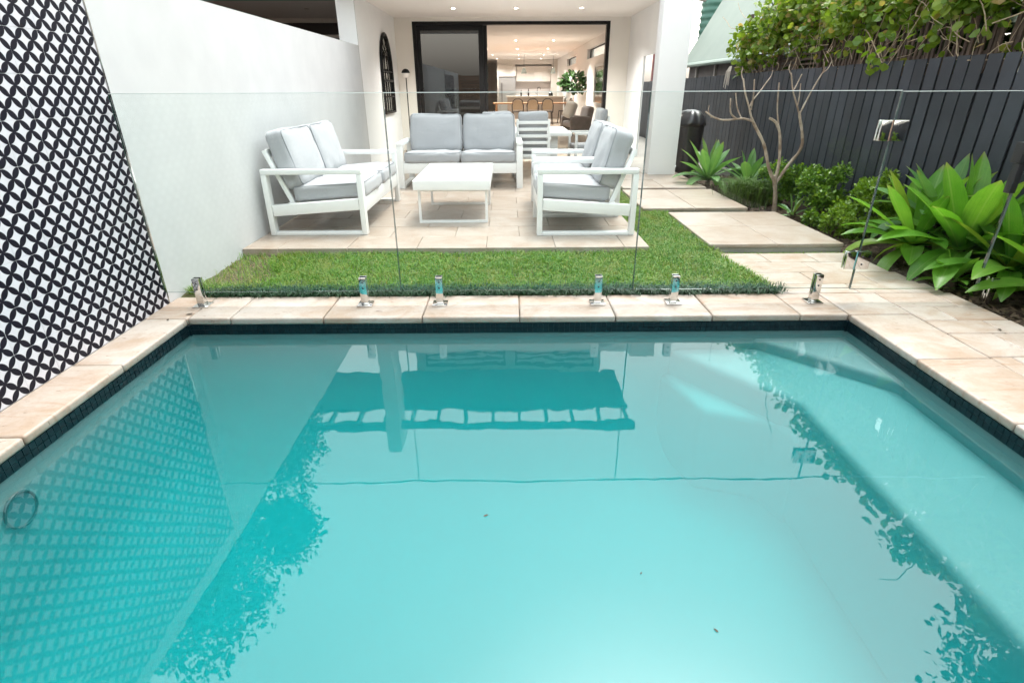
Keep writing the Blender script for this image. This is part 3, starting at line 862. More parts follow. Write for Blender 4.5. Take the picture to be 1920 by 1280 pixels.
# lounge furniture: front faces -Y, origin under the middle
def piping(c_, w, d, h, r, ax_puff=.0):
    x, y, z = w / 2 - .293 * r, d / 2 - .293 * r, h / 2 - .27 * r
    cr = .045; pts = []
    for cx, cy, a0 in ((x - cr, y - cr, 0), (-x + cr, y - cr, 90), (-x + cr, -y + cr, 180), (x - cr, -y + cr, 270)):
        for k in range(5):
            a = R(a0 + 22.5 * k); pts.append((cx + cr * math.cos(a), cy + cr * math.sin(a), z))
    MB().tube(pts + pts[:1], .0045, 6, False).build('piping', m_pipe, c_, smooth=True)
def lounge(name, label, cat, loc, rz, Lg, nc, group):
    o_ = tag(empty(name, loc, rz), label, cat, group)
    D = .46; aw = .085
    for s_ in (-1, 1):
        x = s_ * (Lg / 2 - aw / 2)
        x0, x1 = x - aw / 2, x + aw / 2
        MB().box(x0, x1, -D, -D + .05, .0, .555).build('front_leg', m_white, o_, .006)
        MB().box(x0, x1, D - .05, D, .0, .555).build('back_leg', m_white, o_, .006)
        MB().box(x0, x1, -D, D, .556, .603).build('armrest', m_white, o_, .010)
        MB().box(x0 + .004, x1 - .004, -D + .051, D - .051, 0, .03).build('foot_rail', m_white, o_, .004)
        m_ = Matrix.Translation((x, 0, .262)) @ Matrix.Rotation(R(-4), 4, 'X')
        MB().box(-aw / 2 + .006, aw / 2 - .006, -D + .053, D - .053, -.055, .045, m_).build('side_rail', m_white, o_, .005)
        xi = s_ * (Lg / 2 - aw - .03)
        MB().bar((xi, .22, .24), (xi, .43, .76), .04, .04, (1, 0, 0)).build('back_post', m_white, o_, .004)
    MB().box(-Lg / 2 + aw, Lg / 2 - aw, -D + .01, -D + .05, .20, .335).build('front_rail', m_white, o_, .006)
    MB().box(-Lg / 2 + aw, Lg / 2 - aw, .24, .28, .2, .29).build('rear_rail', m_white, o_, .006)
    for k in range(3):
        f_ = .35 + .3 * k; y = .22 + .21 * f_; z = .24 + .52 * f_
        MB().box(-Lg / 2 + aw + .05, Lg / 2 - aw - .05, y - .012, y + .012, z - .035, z + .035).build('back_slat', m_white, o_, .004)
    for k in range(5):
        y = -.36 + .13 * k
        MB().box(-Lg / 2 + aw, Lg / 2 - aw, y - .03, y + .03, .268, .288).build('seat_slat', m_white, o_)
    w = (Lg - 2 * aw - .01) / nc
    for k in range(nc):
        x = -Lg / 2 + aw + .005 + w * (k + .5)
        c_ = link('seat_cushion', cushion_mesh(w - .006, .70, .155, m_fab, .05, .012, k + 11 * nc), o_, (x, -.115, .385), (R(-3.5), 0, random.uniform(-.008, .008)))
        piping(c_, w - .006, .70, .155, .05)
        c_ = link('back_cushion', cushion_mesh(w - .012, .53, .19, m_fab, .06, .02, k + 5 + 17 * nc), o_, (x, .265, .67), (R(75), 0, random.uniform(-.01, .01)))
        piping(c_, w - .012, .53, .19, .06)
    return o_
GF = 'white framed outdoor lounge set'
lounge('loveseat', 'white framed two seat sofa with grey cushions against the left wall', 'sofa', (-1.805, 6.06, PZ), R(90), 1.78, 2, GF)
lounge('loveseat', 'white framed two seat sofa with grey cushions facing the pool', 'sofa', (-.655, 8.26, PZ), 0, 1.72, 2, GF)
lounge('armchair', 'white framed grey cushioned armchair nearest the lawn, right of coffee table', 'armchair', (.73, 5.54, PZ), R(-90), .88, 1, GF)
lounge('armchair', 'white framed grey cushioned armchair behind the nearer one, right of coffee table', 'armchair', (.745, 6.46, PZ), R(-90), .88, 1, GF)

# coffee table
ct = tag(empty('coffee_table', (-.565, 6.27, PZ)), 'low white square coffee table on slim frame legs', 'table')
MB().box(-.385, .385, -.69, .69, .345, .44).build('table_top', m_white, ct, .006)
for y0 in (-.60, .36):
    lf = MB().box(-.355, -.33, y0, y0 + .025, .0, .344).build('leg', m_white, ct)
    MB().box(.33, .355, y0, y0 + .025, .0, .344).build('leg', m_white, ct)
    MB().box(-.33, .33, y0, y0 + .025, .0, .025).build('foot_rail', m_white, ct)
    MB().box(-.33, .33, y0 + .001, y0 + .024, .32, .344).build('top_rail', m_white, ct)

# outdoor dining set
od = tag(empty('outdoor_dining_table', (.35, 10.25, PZ)), 'white outdoor dining table behind the armchairs', 'table')
MB().box(-.75, .70, -.78, .75, .55, .60).build('table_top', m_white, od, .006)
for x in (-.55, .42):
    for y in (-.6, .55): MB().box(x - .06, x + .06, y - .06, y + .06, 0, .55).build('leg', m_white, od)
def slat_chair(label, loc, rz):
    c_ = tag(empty('outdoor_chair', loc, rz), label, 'chair', 'white slat back outdoor dining chairs')
    for s_ in (-1, 1):
        MB().bar((s_ * .25, .24, 0), (s_ * .235, .30, .84), .035, .035, (1, 0, 0)).build('back_leg', m_white, c_, .003)
        MB().box(s_ * .25 - .02, s_ * .25 + .02, -.27, -.23, 0, .55).build('front_leg', m_white, c_, .003)
        MB().box(s_ * .25 - .026, s_ * .25 + .026, -.28, .27, .551, .585).build('armrest', m_white, c_, .004)
    for k in range(6):
        z = .30 + .095 * k; MB().box(-.222, .222, .262 + .07 * (z - .3), .282 + .07 * (z - .3), z, z + .045).build('back_slat', m_white, c_, .003)
    MB().box(-.23, .23, -.26, .25, .27, .31).build('seat_frame', m_white, c_)
    link('seat_cushion', cushion_mesh(.45, .48, .08, m_fab, .03, .01, 31), c_, (0, -.02, .352))
    link('back_cushion', cushion_mesh(.44, .58, .11, m_fab, .04, .012, 32), c_, (0, .205, .66), (R(83), 0, 0))
    return c_
slat_chair('white slatted outdoor chair seen from behind, right of the facing sofa', (.385, 9.06, PZ), R(180))
slat_chair('white outdoor chair mostly hidden behind the facing sofa', (-.16, 9.12, PZ), R(180))
slat_chair('white outdoor chair facing left at the end of the outdoor table', (1.37, 10.0, PZ), R(-83))

# covered barbecue
bq = tag(empty('covered_barbecue', (2.95, 9.45, PZ)), 'kettle barbecue under a black plastic cover beside the pillar', 'barbecue')
m_plastic = pm('black_plastic', (.014, .015, .018), (.02, .022, .026), 20, .28, spec=.7)
V = []; F = []; rg = random.Random(5); nA = 40
prof = [(.20, .0), (.205, .2), (.21, .4), (.215, .6), (.225, .70), (.255, .715), (.25, .76), (.22, .84), (.15, .91), (.07, .94), (.001, .945)]
ph = [rg.uniform(0, 6) for _ in range(8)]
for i, (r_, z) in enumerate(prof):
    for k in range(nA):
        a = 2 * math.pi * k / nA
        w = 1 + .035 * math.sin(5 * a + ph[0] + z * 3) + .025 * math.sin(9 * a + ph[1] - z * 7) + .02 * math.sin(14 * a + ph[2] + 9 * z)
        V.append((r_ * w * math.cos(a), r_ * w * math.sin(a), z + (.012 * math.sin(6 * a + ph[3]) if 3 < i < 9 else 0)))
for i in range(len(prof) - 1):
    for k in range(nA): F.append((i * nA + k, i * nA + (k + 1) % nA, (i + 1) * nA + (k + 1) % nA, (i + 1) * nA + k))
link('kettle_cover', np_mesh('kettle_cover', V[6 * nA - 2 * nA:], [tuple(i - 4 * nA for i in f) for f in F if min(f) >= 4 * nA], m_plastic, True), bq)
link('skirt', np_mesh('skirt', V[:5 * nA], [f for f in F if max(f) < 5 * nA], m_plastic, True), bq)
for x, y in ((-.18, -.1), (.18, -.1), (0, .2)): MB().tube([(x, y, .1), (x * 1.3, y * 1.3, 0)], .012, 6).build('leg', m_steel, bq)

# ================================================================== GLASS POOL FENCE
GY = 3.47
def glass_panel(name, label, x0, x1, z0=.098, z1=1.305, y=GY, cat='glass panel', group='clear glass panels of the pool fence'):
    e = tag(empty(name, ((x0 + x1) / 2, y, 0)), label, cat, group)
    w = (x1 - x0) / 2
    V = [(-w, -.006, z0), (w, -.006, z0), (w, .006, z0), (-w, .006, z0), (-w, -.006, z1), (w, -.006, z1), (w, .006, z1), (-w, .006, z1)]
    me = np_mesh('pane', V, [(0, 3, 2, 1), (4, 5, 6, 7), (0, 1, 5, 4), (1, 2, 6, 5), (2, 3, 7, 6), (3, 0, 4, 7)], m_glass)
    me.materials.append(m_gedge)
    me.materials.append(m_gtop)
    for i in (0, 3, 5): me.polygons[i].material_index = 1
    me.polygons[1].material_index = 2
    link('pane', me, e)
    MB().box(-w, w, -.0066, .0066, z1 + .0003, z1 + .0045).build('top_highlight', m_gtop, e)  # added strip, carries the bevel highlight in its colour
    for s_ in (-1, 1): MB().box(s_ * (w + .0003), s_ * (w + .0020), -.0062, .0062, z0, z1).build('polished_side', m_gside, e)
    return e
glass_panel('glass_fence', 'clear glass fence panel next to the white wall, left of three', -2.30, -.7255)
glass_panel('glass_fence', 'middle clear glass fence panel in front of the coffee table', -.7185, .8295)
glass_panel('glass_fence', 'clear glass fence panel hung with the gate hinges, right of three', .8365, 2.2945)
gate = glass_panel('glass_gate', 'frameless clear glass gate over the paving', 2.303, 3.150, .09, 1.30, GY, 'gate', 'glass pool gate')
del gate['group']
glass_panel('glass_fence', 'narrow clear glass fence panel in the bed between gate and paling fence', 3.165, 3.79)
for z in (1.09, .293):
    h_ = MB().box(-.445, -.352, -.022, -.0065, z - .058, z + .058).box(-.445, -.352, .0065, .022, z - .058, z + .058).build('hinge', m_steel, gate, .004)
    h2 = MB().box(-.512, -.449, -.022, -.0065, z - .058, z + .058).box(-.512, -.449, .0065, .022, z - .058, z + .058).build('hinge_plate', m_steel, h_, .004)
    MB().tube([(-.447, -.016, z - .059), (-.447, -.016, z + .059)], .009, 8).build('hinge_pin', m_steel, h_)
    for dx in (-.405, ): 
        for dz in (-.025, .025):
            MB().tube([(dx, -.0225, z + dz), (dx, -.0245, z + dz)], .006, 8).build('screw', m_screw, h_)
lt = MB().box(.375, .445, -.04, .03, .90, 1.02).box(.39, .43, -.03, .02, .72, .90).build('latch', pm('latch_black', (.02, .02, .022), None, rough=.35), gate, .006)

sp_parts = []
def spigot(x, label, y=GY, z=0.0, base=True, rz=0.0):
    s_ = tag(empty('spigot', (x, y, z), rz), label, 'glass clamp', 'polished steel spigots holding the glass')
    if base:
        MB().box(-.05, .05, -.05, .05, .0, .010).build('base_plate', m_steel, s_, .002)
    po = MB()
    po.box(-.024, .024, -.026, -.008, .0105, .198); po.box(-.024, .024, .008, .026, .0105, .198); po.box(-.024, .024, -.0079, .0079, .0105, .085)
    po.build('post', m_steel, s_, .004)
    for zz in (.125, .165):
        MB().tube([(0, -.0262, zz), (0, -.0285, zz)], .006, 10).build('screw', m_screw, s_)
    MB().box(-.020, .020, -.0079, -.0065, .19, .199).box(-.02, .02, .0065, .0079, .19, .199).build('gasket', m_black, s_)
    return s_
for x, lab in ((-2.07, 'polished steel spigot nearest the white wall'), (-.97, 'second polished steel spigot from the white wall'), (-.465, 'third polished steel spigot from the white wall'),
               (.60, 'fourth polished steel spigot from the white wall'), (1.115, 'fifth polished steel spigot from the white wall'), (2.07, 'polished steel spigot at the corner of the pool, beside the gate')):
    spigot(x, lab, rz=random.uniform(-.02, .02))
spigot(3.255, 'polished steel spigot standing in the garden bed past the gate', z=-.03, base=False)
# pool lamp ring on the left wall under water
pr = tag(empty('pool_lamp', (PX0, 1.80, -.27), 0), 'round pool lamp with dark rim under water on the left', 'pool lamp')
ring = MB()
for k in range(28):
    a0 = 2 * math.pi * k / 28
ring.tube([(.012, .075 * math.cos(2 * math.pi * k / 28), .075 * math.sin(2 * math.pi * k / 28)) for k in range(29)], .006, 8)
ring.build('rim', pm('lamp_rim', (.012, .02, .022), None, rough=.4), pr, smooth=True)
MB().add([(.010, .073 * math.cos(2 * math.pi * k / 28), .073 * math.sin(2 * math.pi * k / 28)) for k in range(28)], [list(range(28))]).build('lens', pm('lamp_lens', (.07, .11, .12), None, rough=.2), pr)

# ================================================================== PLANTS
def blades(name, P, hgt, wid, lean, mat, seed, curl=.6, label=None, cat=None):
    """grass: each blade a bent three-segment strip"""
    rg = np.random.RandomState(seed); n = len(P)
    a = rg.uniform(0, 2 * np.pi, n); h_ = hgt * rg.uniform(.55, 1.25, n); w = wid * rg.uniform(.7, 1.3, n)
    l = lean * rg.uniform(.2, 1.3, n) * h_
    dx, dy = np.cos(a), np.sin(a)
    V = np.zeros((n, 5, 3))
    sx, sy = -dy * w / 2, dx * w / 2
    for i, (f, z, ww) in enumerate(((0, 0, 1), (0, 0, -1), (.35, .62, .8), (.35, .62, -.8), (1, 1 - .35 * curl, 0))):
        V[:, i, 0] = P[:, 0] + dx * l * f + sx * ww; V[:, i, 1] = P[:, 1] + dy * l * f + sy * ww; V[:, i, 2] = P[:, 2] + h_ * z
    b = np.arange(n)[:, None] * 5
    F = [tuple(r_) for r_ in (b + np.array([[0, 1, 3, 2]])).tolist()] + [tuple(r_) for r_ in (b + np.array([[2, 3, 4]])).tolist()]
    o_ = link(name, np_mesh(name, V.reshape(-1, 3), F, mat))
    return tag(o_, label, cat, kind='stuff')
m_grass = leafmat('lawn_grass', (.075, .175, .012), (.17, .305, .03), (.36, .33, .11), .5, .36, dry=.42)
m_mondo = leafmat('mondo_grass', (.010, .042, .020), (.028, .085, .036), None, .4, .15)
rg = np.random.RandomState(2)
n = 52000
P = np.stack([rg.uniform(XW + .03, 1.92, n), rg.uniform(3.70, 4.70, n), np.full(n, -.006)], 1)
xlim = 1.93 - (P[:, 1] - 3.7) * .085
patch = np.sin(P[:, 0] * 5.1 + 1) * np.sin(P[:, 1] * 7.3) + .6 * np.sin(P[:, 0] * 11.7 + P[:, 1] * 9)
keep = (P[:, 0] < xlim) & (rg.uniform(0, 1, n) < .80 + .22 * patch)
bare = (P[:, 0] < -1.92 + .12 * patch) & (P[:, 1] > 3.86); keep &= ~(bare & (rg.uniform(0, 1, n) < .85))
P1 = P[keep]
n = 26000
P = np.stack([rg.uniform(1.235, 1.83, n), rg.uniform(4.68, 8.3, n), np.full(n, .008)], 1)
keep = np.where(P[:, 1] < 6.22, P[:, 0] < 1.80 + .015, P[:, 0] < 1.565) & (rg.uniform(0, 1, n) < .85)
gap = (P[:, 1] > 6.14) & (P[:, 1] < 6.31)
P2 = P[keep | gap]
n = 3000
P3 = np.stack([rg.uniform(1.8, 2.98, n), rg.uniform(4.672, 4.752, n), np.full(n, -.06)], 1)
P4 = np.stack([rg.uniform(1.6, 2.8, n), rg.uniform(6.15, 6.30, n), np.full(n, -.05)], 1)
tuft = np.sin(P1[:, 0] * 3.7) * np.sin(P1[:, 1] * 5.9 + P1[:, 0] * 2)
P1[:, 2] += .008 * tuft
blades('lawn_grass', np.concatenate([P1, P2, P3, P4]), .058, .0055, .9, m_grass, 4, .7, 'short patchy green lawn between pool coping and patio', 'grass')
n = 9500
x = rg.uniform(-2.12, 1.93, n); tu = np.round(x / .085) * .085
P = np.stack([tu + rg.normal(0, .022, n), 3.695 + rg.normal(0, .028, n), np.full(n, -.03)], 1)
blades('mondo_grass', P, .105, .0048, 1.1, m_mondo, 6, 1.3, 'low dark mondo grass edging along the glass fence', 'grass border')
n = 500
P = np.stack([rg.uniform(XW + .02, -1.9, n), rg.uniform(3.85, 4.66, n), np.full(n, -.028)], 1)
blades('dry_grass', P, .05, .005, 1.6, leafmat('dry_straw', (.20, .13, .06), (.32, .24, .11), None, .7, .1), 9, 1.4, 'dry brown grass in the bare lawn corner by the wall', 'dry grass')

# mulch chips
V = []; F = []
rgm = np.random.RandomState(12)
for i in range(5200):
    x, y = rgm.uniform(2.75, 3.78), rgm.uniform(1.5, 9.4)
    if x < 3.14 and y < 4.7: x = rgm.uniform(3.16, 3.78)
    if x < 3.02 and 4.7 < y < 6.2: x += .3
    a = rgm.uniform(0, 6.28); l, w = rgm.uniform(.012, .035), rgm.uniform(.005, .012); z = -.03 + rgm.uniform(0, .02); b = len(V)
    c, s_ = math.cos(a), math.sin(a); tz = rgm.uniform(-.01, .01)
    for u, v_, k in ((-l, -w, -tz), (l, -w, tz), (l, w, tz), (-l, w, -tz)): V.append((x + u * c - v_ * s_, y + u * s_ + v_ * c, z + k))
    F.append((b, b + 1, b + 2, b + 3))
tag(link('mulch_chips', np_mesh('mulch_chips', V, F, leafmat('mulch_chip', (.03, .018, .012), (.12, .075, .045), None, .9, 0.0))), 'scattered bark chips covering the garden bed', 'mulch', kind='stuff')

# agave: leaf meshes shared, each leaf an object
def agave_leaf(curve, fold, wav, seed):
    rg_ = random.Random(seed); n = 10; V = []; F = []
    ang = 0.0; x = z = 0.0
    for i in range(n + 1):
        s_ = i / n
        w = .118 * float(np.interp(s_, (0, .12, .3, .5, .65, .8, .9, .96, 1), (.52, .50, .78, 1.0, .98, .72, .40, .15, 0)))
        lift = fold * w
        for k, u in enumerate((-1, -.5, 0, .5, 1)):
            V.append((x - math.sin(ang) * lift * u * u, u * w + wav * .01 * math.sin(7 * s_ + u), z + math.cos(ang) * lift * u * u))
        x += math.cos(ang) / n; z += math.sin(ang) / n; ang += curve * (.4 + 1.4 * s_) / n
    for i in range(n):
        for k in range(4):
            a = i * 5 + k; F.append((a, a + 1, a + 6, a + 5))
    return V, F
m_ag1 = leafmat('agave_leaf_bright', (.11, .285, .030), (.185, .37, .052), (.30, .38, .05), .36, .42, island=False)
m_ag2 = leafmat('agave_leaf_pale', (.125, .270, .100), (.195, .340, .135), (.23, .31, .08), .42, .34, island=False)
LV = {}
for key, mt in (('b', m_ag1), ('p', m_ag2)):
    LV[key] = [np_mesh('leaf', *agave_leaf(c, f, w, i), mt, True) for i, (c, f, w) in enumerate(((-.35, .30, .6), (-.85, .25, 1), (-1.5, .2, 1.2), (-.05, .40, .5)))]
m_stem = pm('agave_stem', (.09, .06, .04), (.05, .035, .025), 30, .9)
def agave(label, x, y, size, nl, key, base=.12, tilt=0, seed=0):
    rg_ = random.Random(seed)
    a_ = tag(empty('agave', (x, y, -.04)), label, 'agave', 'agave rosettes in the garden bed')
    MB().tube([(0, 0, -.02), (.01, 0, base * .6), (0, 0, base + .05)], [.035, .03, .03], 8).build('stem', m_stem, a_, smooth=True)
    for i in range(nl):
        f = i / (nl - 1)
        az = i * 2.39996 + rg_.uniform(-.2, .2)
        el = R(80 - 82 * f ** .75 + rg_.uniform(-11, 11))
        L_ = size * (.62 + .42 * math.sin(math.pi * (.25 + .62 * f))) * rg_.uniform(.9, 1.1)
        k = 3 if f < .2 else (0 if f < .5 else (1 if f < .78 else 2))
        o_ = link('leaf', LV[key][k], a_, (.02 * math.cos(az), .02 * math.sin(az), base + .04 * (1 - f)))
        o_.rotation_euler = (Matrix.Rotation(az, 3, 'Z') @ Matrix.Rotation(-el, 3, 'Y') @ Matrix.Rotation(rg_.uniform(-.2, .2), 3, 'X')).to_euler()
        o_.scale = (L_, L_ * rg_.uniform(.9, 1.15), L_)
    return a_
agave('pale green agave rosette beside the barbecue, furthest in the bed', 2.90, 8.15, .56, 26, 'p', .14, seed=1)
agave('smaller pale agave just right of the furthest one, by the fence', 3.36, 7.85, .48, 18, 'p', .12, seed=2)
agave('large bright green agave at the left of the big clump near the gate', 3.36, 4.42, .62, 27, 'b', .16, seed=3)
agave('largest bright green agave in the middle of the clump behind the gate', 3.50, 4.10, .70, 28, 'b', .20, seed=4)
agave('bluish green agave at the back of the clump against the fence', 3.62, 4.55, .56, 22, 'p', .30, seed=5)
agave('bright green agave behind the bed spigot', 3.58, 3.72, .60, 25, 'b', .16, seed=6)
agave('deep green agave at the right picture edge beyond the gate latch', 3.64, 3.34, .56, 24, 'b', .14, seed=7)
agave('tiny pale agave at the foot of the bare tree', 3.22, 6.18, .24, 12, 'p', .04, seed=8)
agave('small young agave under the big clump beside the paving', 3.26, 3.80, .26, 12, 'b', .05, seed=9)

# clipped shrubs
m_box = leafmat('box_leaf', (.065, .150, .014), (.165, .285, .030), (.25, .33, .05), .32, .35)
m_box2 = leafmat('young_leaf', (.11, .205, .016), (.22, .33, .035), None, .35, .38)
m_bark = pm('twig_bark', (.10, .07, .05), (.06, .045, .035), 25, .9)
def shrub(label, x, y, rx, rz_, h_, n, size, mat, seed):
    s_ = tag(empty('leafy_shrub', (x, y, -.04)), label, 'shrub', 'leafy shrubs in the garden bed')
    rg_ = np.random.RandomState(seed)
    cl = []
    for i in range(16):
        d = rg_.normal(size=3); d /= np.linalg.norm(d); rr = rg_.uniform(.35, .95)
        cl.append((d[0] * rx * rr, d[1] * rx * rr, h_ + d[2] * rz_ * rr, rx * rg_.uniform(.22, .42)))
    V, F = leaf_cloud(n, None, None, size, seed, 'diamond', clumps=cl, asp=.6)
    st = MB()
    for c in cl[:10]:
        st.tube([(0, 0, 0), (c[0] * .3, c[1] * .3, c[2] * .5), c[:3]], [.010, .007, .004], 5)
    st.build('stems', m_bark, s_)
    link('foliage', np_mesh('foliage', V, F, mat), s_)
shrub('rounded leafy green shrub in the middle of the bed, right of the bare tree', 3.47, 6.02, .30, .27, .34, 4200, .040, m_box, 21)
shrub('leafy green shrub behind the trunk of the bare tree', 3.40, 6.95, .28, .25, .30, 3000, .040, m_box, 22)
shrub('loose upright shrub against the fence behind the gate hinge', 3.62, 5.35, .24, .34, .38, 2600, .042, m_box2, 23)
shrub('low yellow green shrub left of the big agave clump', 3.34, 5.30, .26, .17, .17, 2600, .040, m_box2, 24)
shrub('small low leafy plant at the paving edge beside the middle shrub', 3.22, 5.75, .13, .10, .10, 700, .040, m_box, 25)
shrub('leafy shrub by the fence near the viewer, mirrored in the gate hinge', 3.42, 1.25, .32, .42, .55, 2600, .05, m_box2, 27)
shrub('leafy shrub by the fence right of the pool bench, out to the right', 3.44, 2.05, .28, .30, .38, 2000, .05, m_box, 28)
shrub('small round leaved seedling in the bed right of the gate spigot', 3.50, 3.16, .10, .08, .08, 260, .045, m_box2, 26)
# grassy tuft
rgt = np.random.RandomState(8); n = 1500
P = np.stack([3.02 + rgt.normal(0, .10, n), 7.02 + rgt.normal(0, .10, n), np.full(n, -.04)], 1)
o_ = blades('grass_tuft', P, .40, .010, .75, leafmat('tuft_blade', (.05, .105, .014), (.10, .17, .03), None, .45, .2), 8, 1.0, 'fine leaved grassy tuft left of the bare tree', 'grass tuft')
del o_['kind']

# bare frangipani
ft = tag(empty('bare_frangipani', (3.15, 6.5, -.05)), 'leafless branching frangipani tree in front of the charcoal fence', 'tree')
m_fb = pm('frangipani_bark', (.42, .36, .29), (.19, .13, .09), 9, .75, bmp=.3, bscale=40)
def sm(pts, it=2):
    for _ in range(it):
        q = [pts[0]]
        for a, b in zip(pts[:-1], pts[1:]):
            q += [tuple(.75 * i + .25 * j for i, j in zip(a, b)), tuple(.25 * i + .75 * j for i, j in zip(a, b))]
        pts = q + [pts[-1]]
    return pts
def branch(name, pts, r0, r1):
    P_ = [(x - 3.15, (y - 6.5), z + .05) for x, y, z in pts]
    P_ = sm(P_); n_ = len(P_)
    MB().tube(P_, [.58 * (r0 + (r1 - r0) * i / (n_ - 1)) * (1 + .09 * math.sin(i * 2.1) + .05 * math.sin(i * 5.3)) for i in range(n_)], 9).build(name, m_fb, ft, smooth=True)
branch('trunk', [(3.16, 6.5, -.08), (3.15, 6.5, .10), (3.11, 6.5, .30), (3.07, 6.49, .40)], .048, .036)
branch('limb', [(3.10, 6.5, .32), (2.99, 6.48, .48), (2.93, 6.46, .62), (2.87, 6.45, .76), (2.74, 6.43, .92), (2.67, 6.42, 1.02)], .034, .024)
branch('limb', [(3.10, 6.5, .34), (3.12, 6.52, .50), (3.115, 6.55, .66), (3.08, 6.56, .86), (3.02, 6.56, .97), (2.93, 6.56, 1.01)], .032, .022)
branch('limb', [(3.11, 6.5, .30), (3.20, 6.47, .52), (3.31, 6.44, .70), (3.27, 6.43, .86), (3.20, 6.42, 1.02), (3.185, 6.42, 1.08)], .032, .022)
branch('branch', [(2.70, 6.42, .98), (2.58, 6.40, 1.02), (2.49, 6.39, 1.01), (2.34, 6.36, 1.00), (2.22, 6.34, 1.03), (2.126, 6.33, 1.09)], .020, .013)
branch('branch', [(2.50, 6.39, 1.01), (2.42, 6.38, 1.06), (2.40, 6.37, 1.13), (2.39, 6.37, 1.22)], .016, .013)
branch('branch', [(2.68, 6.42, 1.00), (2.62, 6.42, 1.14), (2.55, 6.42, 1.28), (2.513, 6.42, 1.41)], .019, .013)
branch('branch', [(2.63, 6.42, 1.14), (2.66, 6.44, 1.20), (2.73, 6.46, 1.28), (2.81, 6.48, 1.40)], .014, .010)
branch('branch', [(2.65, 6.42, 1.10), (2.645, 6.40, 1.25), (2.62, 6.39, 1.40)], .013, .011)
branch('branch', [(2.55, 6.40, 1.02), (2.50, 6.44, 1.12), (2.47, 6.46, 1.27)], .013, .010)
branch('branch', [(3.09, 6.55, .80), (3.05, 6.58, .95), (3.01, 6.6, 1.12), (2.985, 6.6, 1.37)], .015, .012)
branch('branch', [(3.19, 6.42, 1.05), (3.12, 6.41, 1.18), (3.05, 6.40, 1.30), (3.0, 6.39, 1.46)], .017, .011)
branch('branch', [(3.06, 6.40, 1.28), (3.09, 6.40, 1.36), (3.12, 6.40, 1.45)], .011, .009)
branch('branch', [(3.19, 6.42, 1.06), (3.24, 6.44, 1.18), (3.31, 6.46, 1.34), (3.40, 6.48, 1.51)], .017, .010)
branch('branch', [(3.15, 6.42, 1.12), (3.16, 6.44, 1.24), (3.15, 6.45, 1.36)], .011, .009)
branch('branch', [(3.02, 6.5, .90), (2.96, 6.50, 1.0), (2.90, 6.5, 1.02)], .012, .010)

branch('twig', [(2.80, 6.48, 1.38), (2.84, 6.50, 1.43), (2.85, 6.50, 1.49)], .010, .006)
branch('twig', [(2.52, 6.42, 1.38), (2.49, 6.44, 1.45), (2.50, 6.45, 1.52)], .011, .007)
branch('twig', [(3.38, 6.48, 1.46), (3.44, 6.50, 1.50), (3.46, 6.50, 1.57)], .010, .006)
branch('twig', [(3.38, 6.48, 1.47), (3.37, 6.46, 1.54), (3.34, 6.45, 1.59)], .009, .006)
branch('twig', [(3.01, 6.39, 1.43), (2.97, 6.40, 1.49), (2.97, 6.40, 1.54)], .009, .006)
branch('twig', [(2.20, 6.34, 1.03), (2.17, 6.38, 1.09), (2.18, 6.40, 1.15)], .009, .006)
# trellis on top of the fence, with climbing vine
tre = tag(empty('timber_trellis', (4.03, 7.0, 1.3)), 'weathered brown timber trellis standing above the charcoal fence', 'trellis')
m_bat = pm('weathered_batten', (.12, .085, .065), (.07, .05, .042), 12, .85, rvar=.5)
bat = MB().box(-.008, .008, -.013, .013, 0, 1).mesh('batten', m_bat)
y = 3.2
while y < 7.75:
    o_ = link('batten', bat, tre, (random.uniform(-.01, .01), y - 7.0, -.1), (random.uniform(-.03, .03), random.uniform(-.01, .01), 0), (1, random.uniform(.7, 1.5), random.uniform(1.25, 1.5)))
    y += random.uniform(.055, .075)
slt = MB().box(-.008, .008, -1.3, 1.3, -.016, .016).mesh('slat', m_bat)
for k in range(15): link('slat', slt, tre, (.02, 9.1 - 7.0, .12 + k * .062), (0, 0, 0), (1, 1, random.uniform(.7, 1.1)))
for y in (7.85, 8.45, 9.0, 9.6, 10.3): MB().box(-.03, .012, y - 7 - .03, y - 7 + .03, -.1, 1.1).build('post', m_bat, tre)
for z in (.25, .85): MB().box(.010, .03, -3.8, .75, z, z + .05).build('rail', m_bat, tre)
vine = tag(empty('climbing_vine', (4.0, 7.0, 1.3)), 'tangled green climbing vine hanging over the trellis', 'vine')
m_vine = leafmat('vine_leaf', (.085, .165, .018), (.23, .31, .04), (.40, .28, .13), .45, .45)
m_dark = leafmat('depth_leaf_dark', (.012, .030, .008), (.045, .085, .018), (.11, .13, .02), .5, .25)  # leaf colour kept dark to bring shaded depth behind the trellis
rgv = np.random.RandomState(31); cl = []
for i in range(190):
    y = rgv.uniform(3.0, 10.1)
    lo = (1.95 if i % 4 else 1.62) if y < 8.2 else 1.75 + .12 * (10.5 - y) * 0
    if y > 9.6: lo = 1.55
    if y < 4.2: lo = 1.6
    top = 2.45 if y < 9.3 else 2.45 - (y - 9.3) * .22
    cl.append((rgv.normal(-.06, .10), y - 7.0, rgv.uniform(lo, top) - 1.3, rgv.uniform(.12, .24)))
V, F = leaf_cloud(6800, None, None, .074, 33, 'round', down=.35, clumps=cl, asp=.9)
link('foliage', np_mesh('foliage', V, F, m_vine), vine)
tw = MB()
for i in range(170):
    y = rgv.uniform(3.2, 10.3); z = rgv.uniform(.3, 1.15); x = rgv.uniform(-.16, -.02); pts = [(x, y - 7, z)]
    vy, vz = rgv.uniform(-.12, .12), rgv.uniform(-.16, .08)
    for k in range(rgv.randint(3, 7)):
        vy += rgv.normal(0, .05); vz += rgv.normal(-.01, .05)
        a = pts[-1]; pts.append((a[0] + rgv.normal(0, .02), a[1] + vy, max(a[2] + vz, .22)))
    tw.tube(sm(pts, 1), rgv.uniform(.002, .0055), 5)
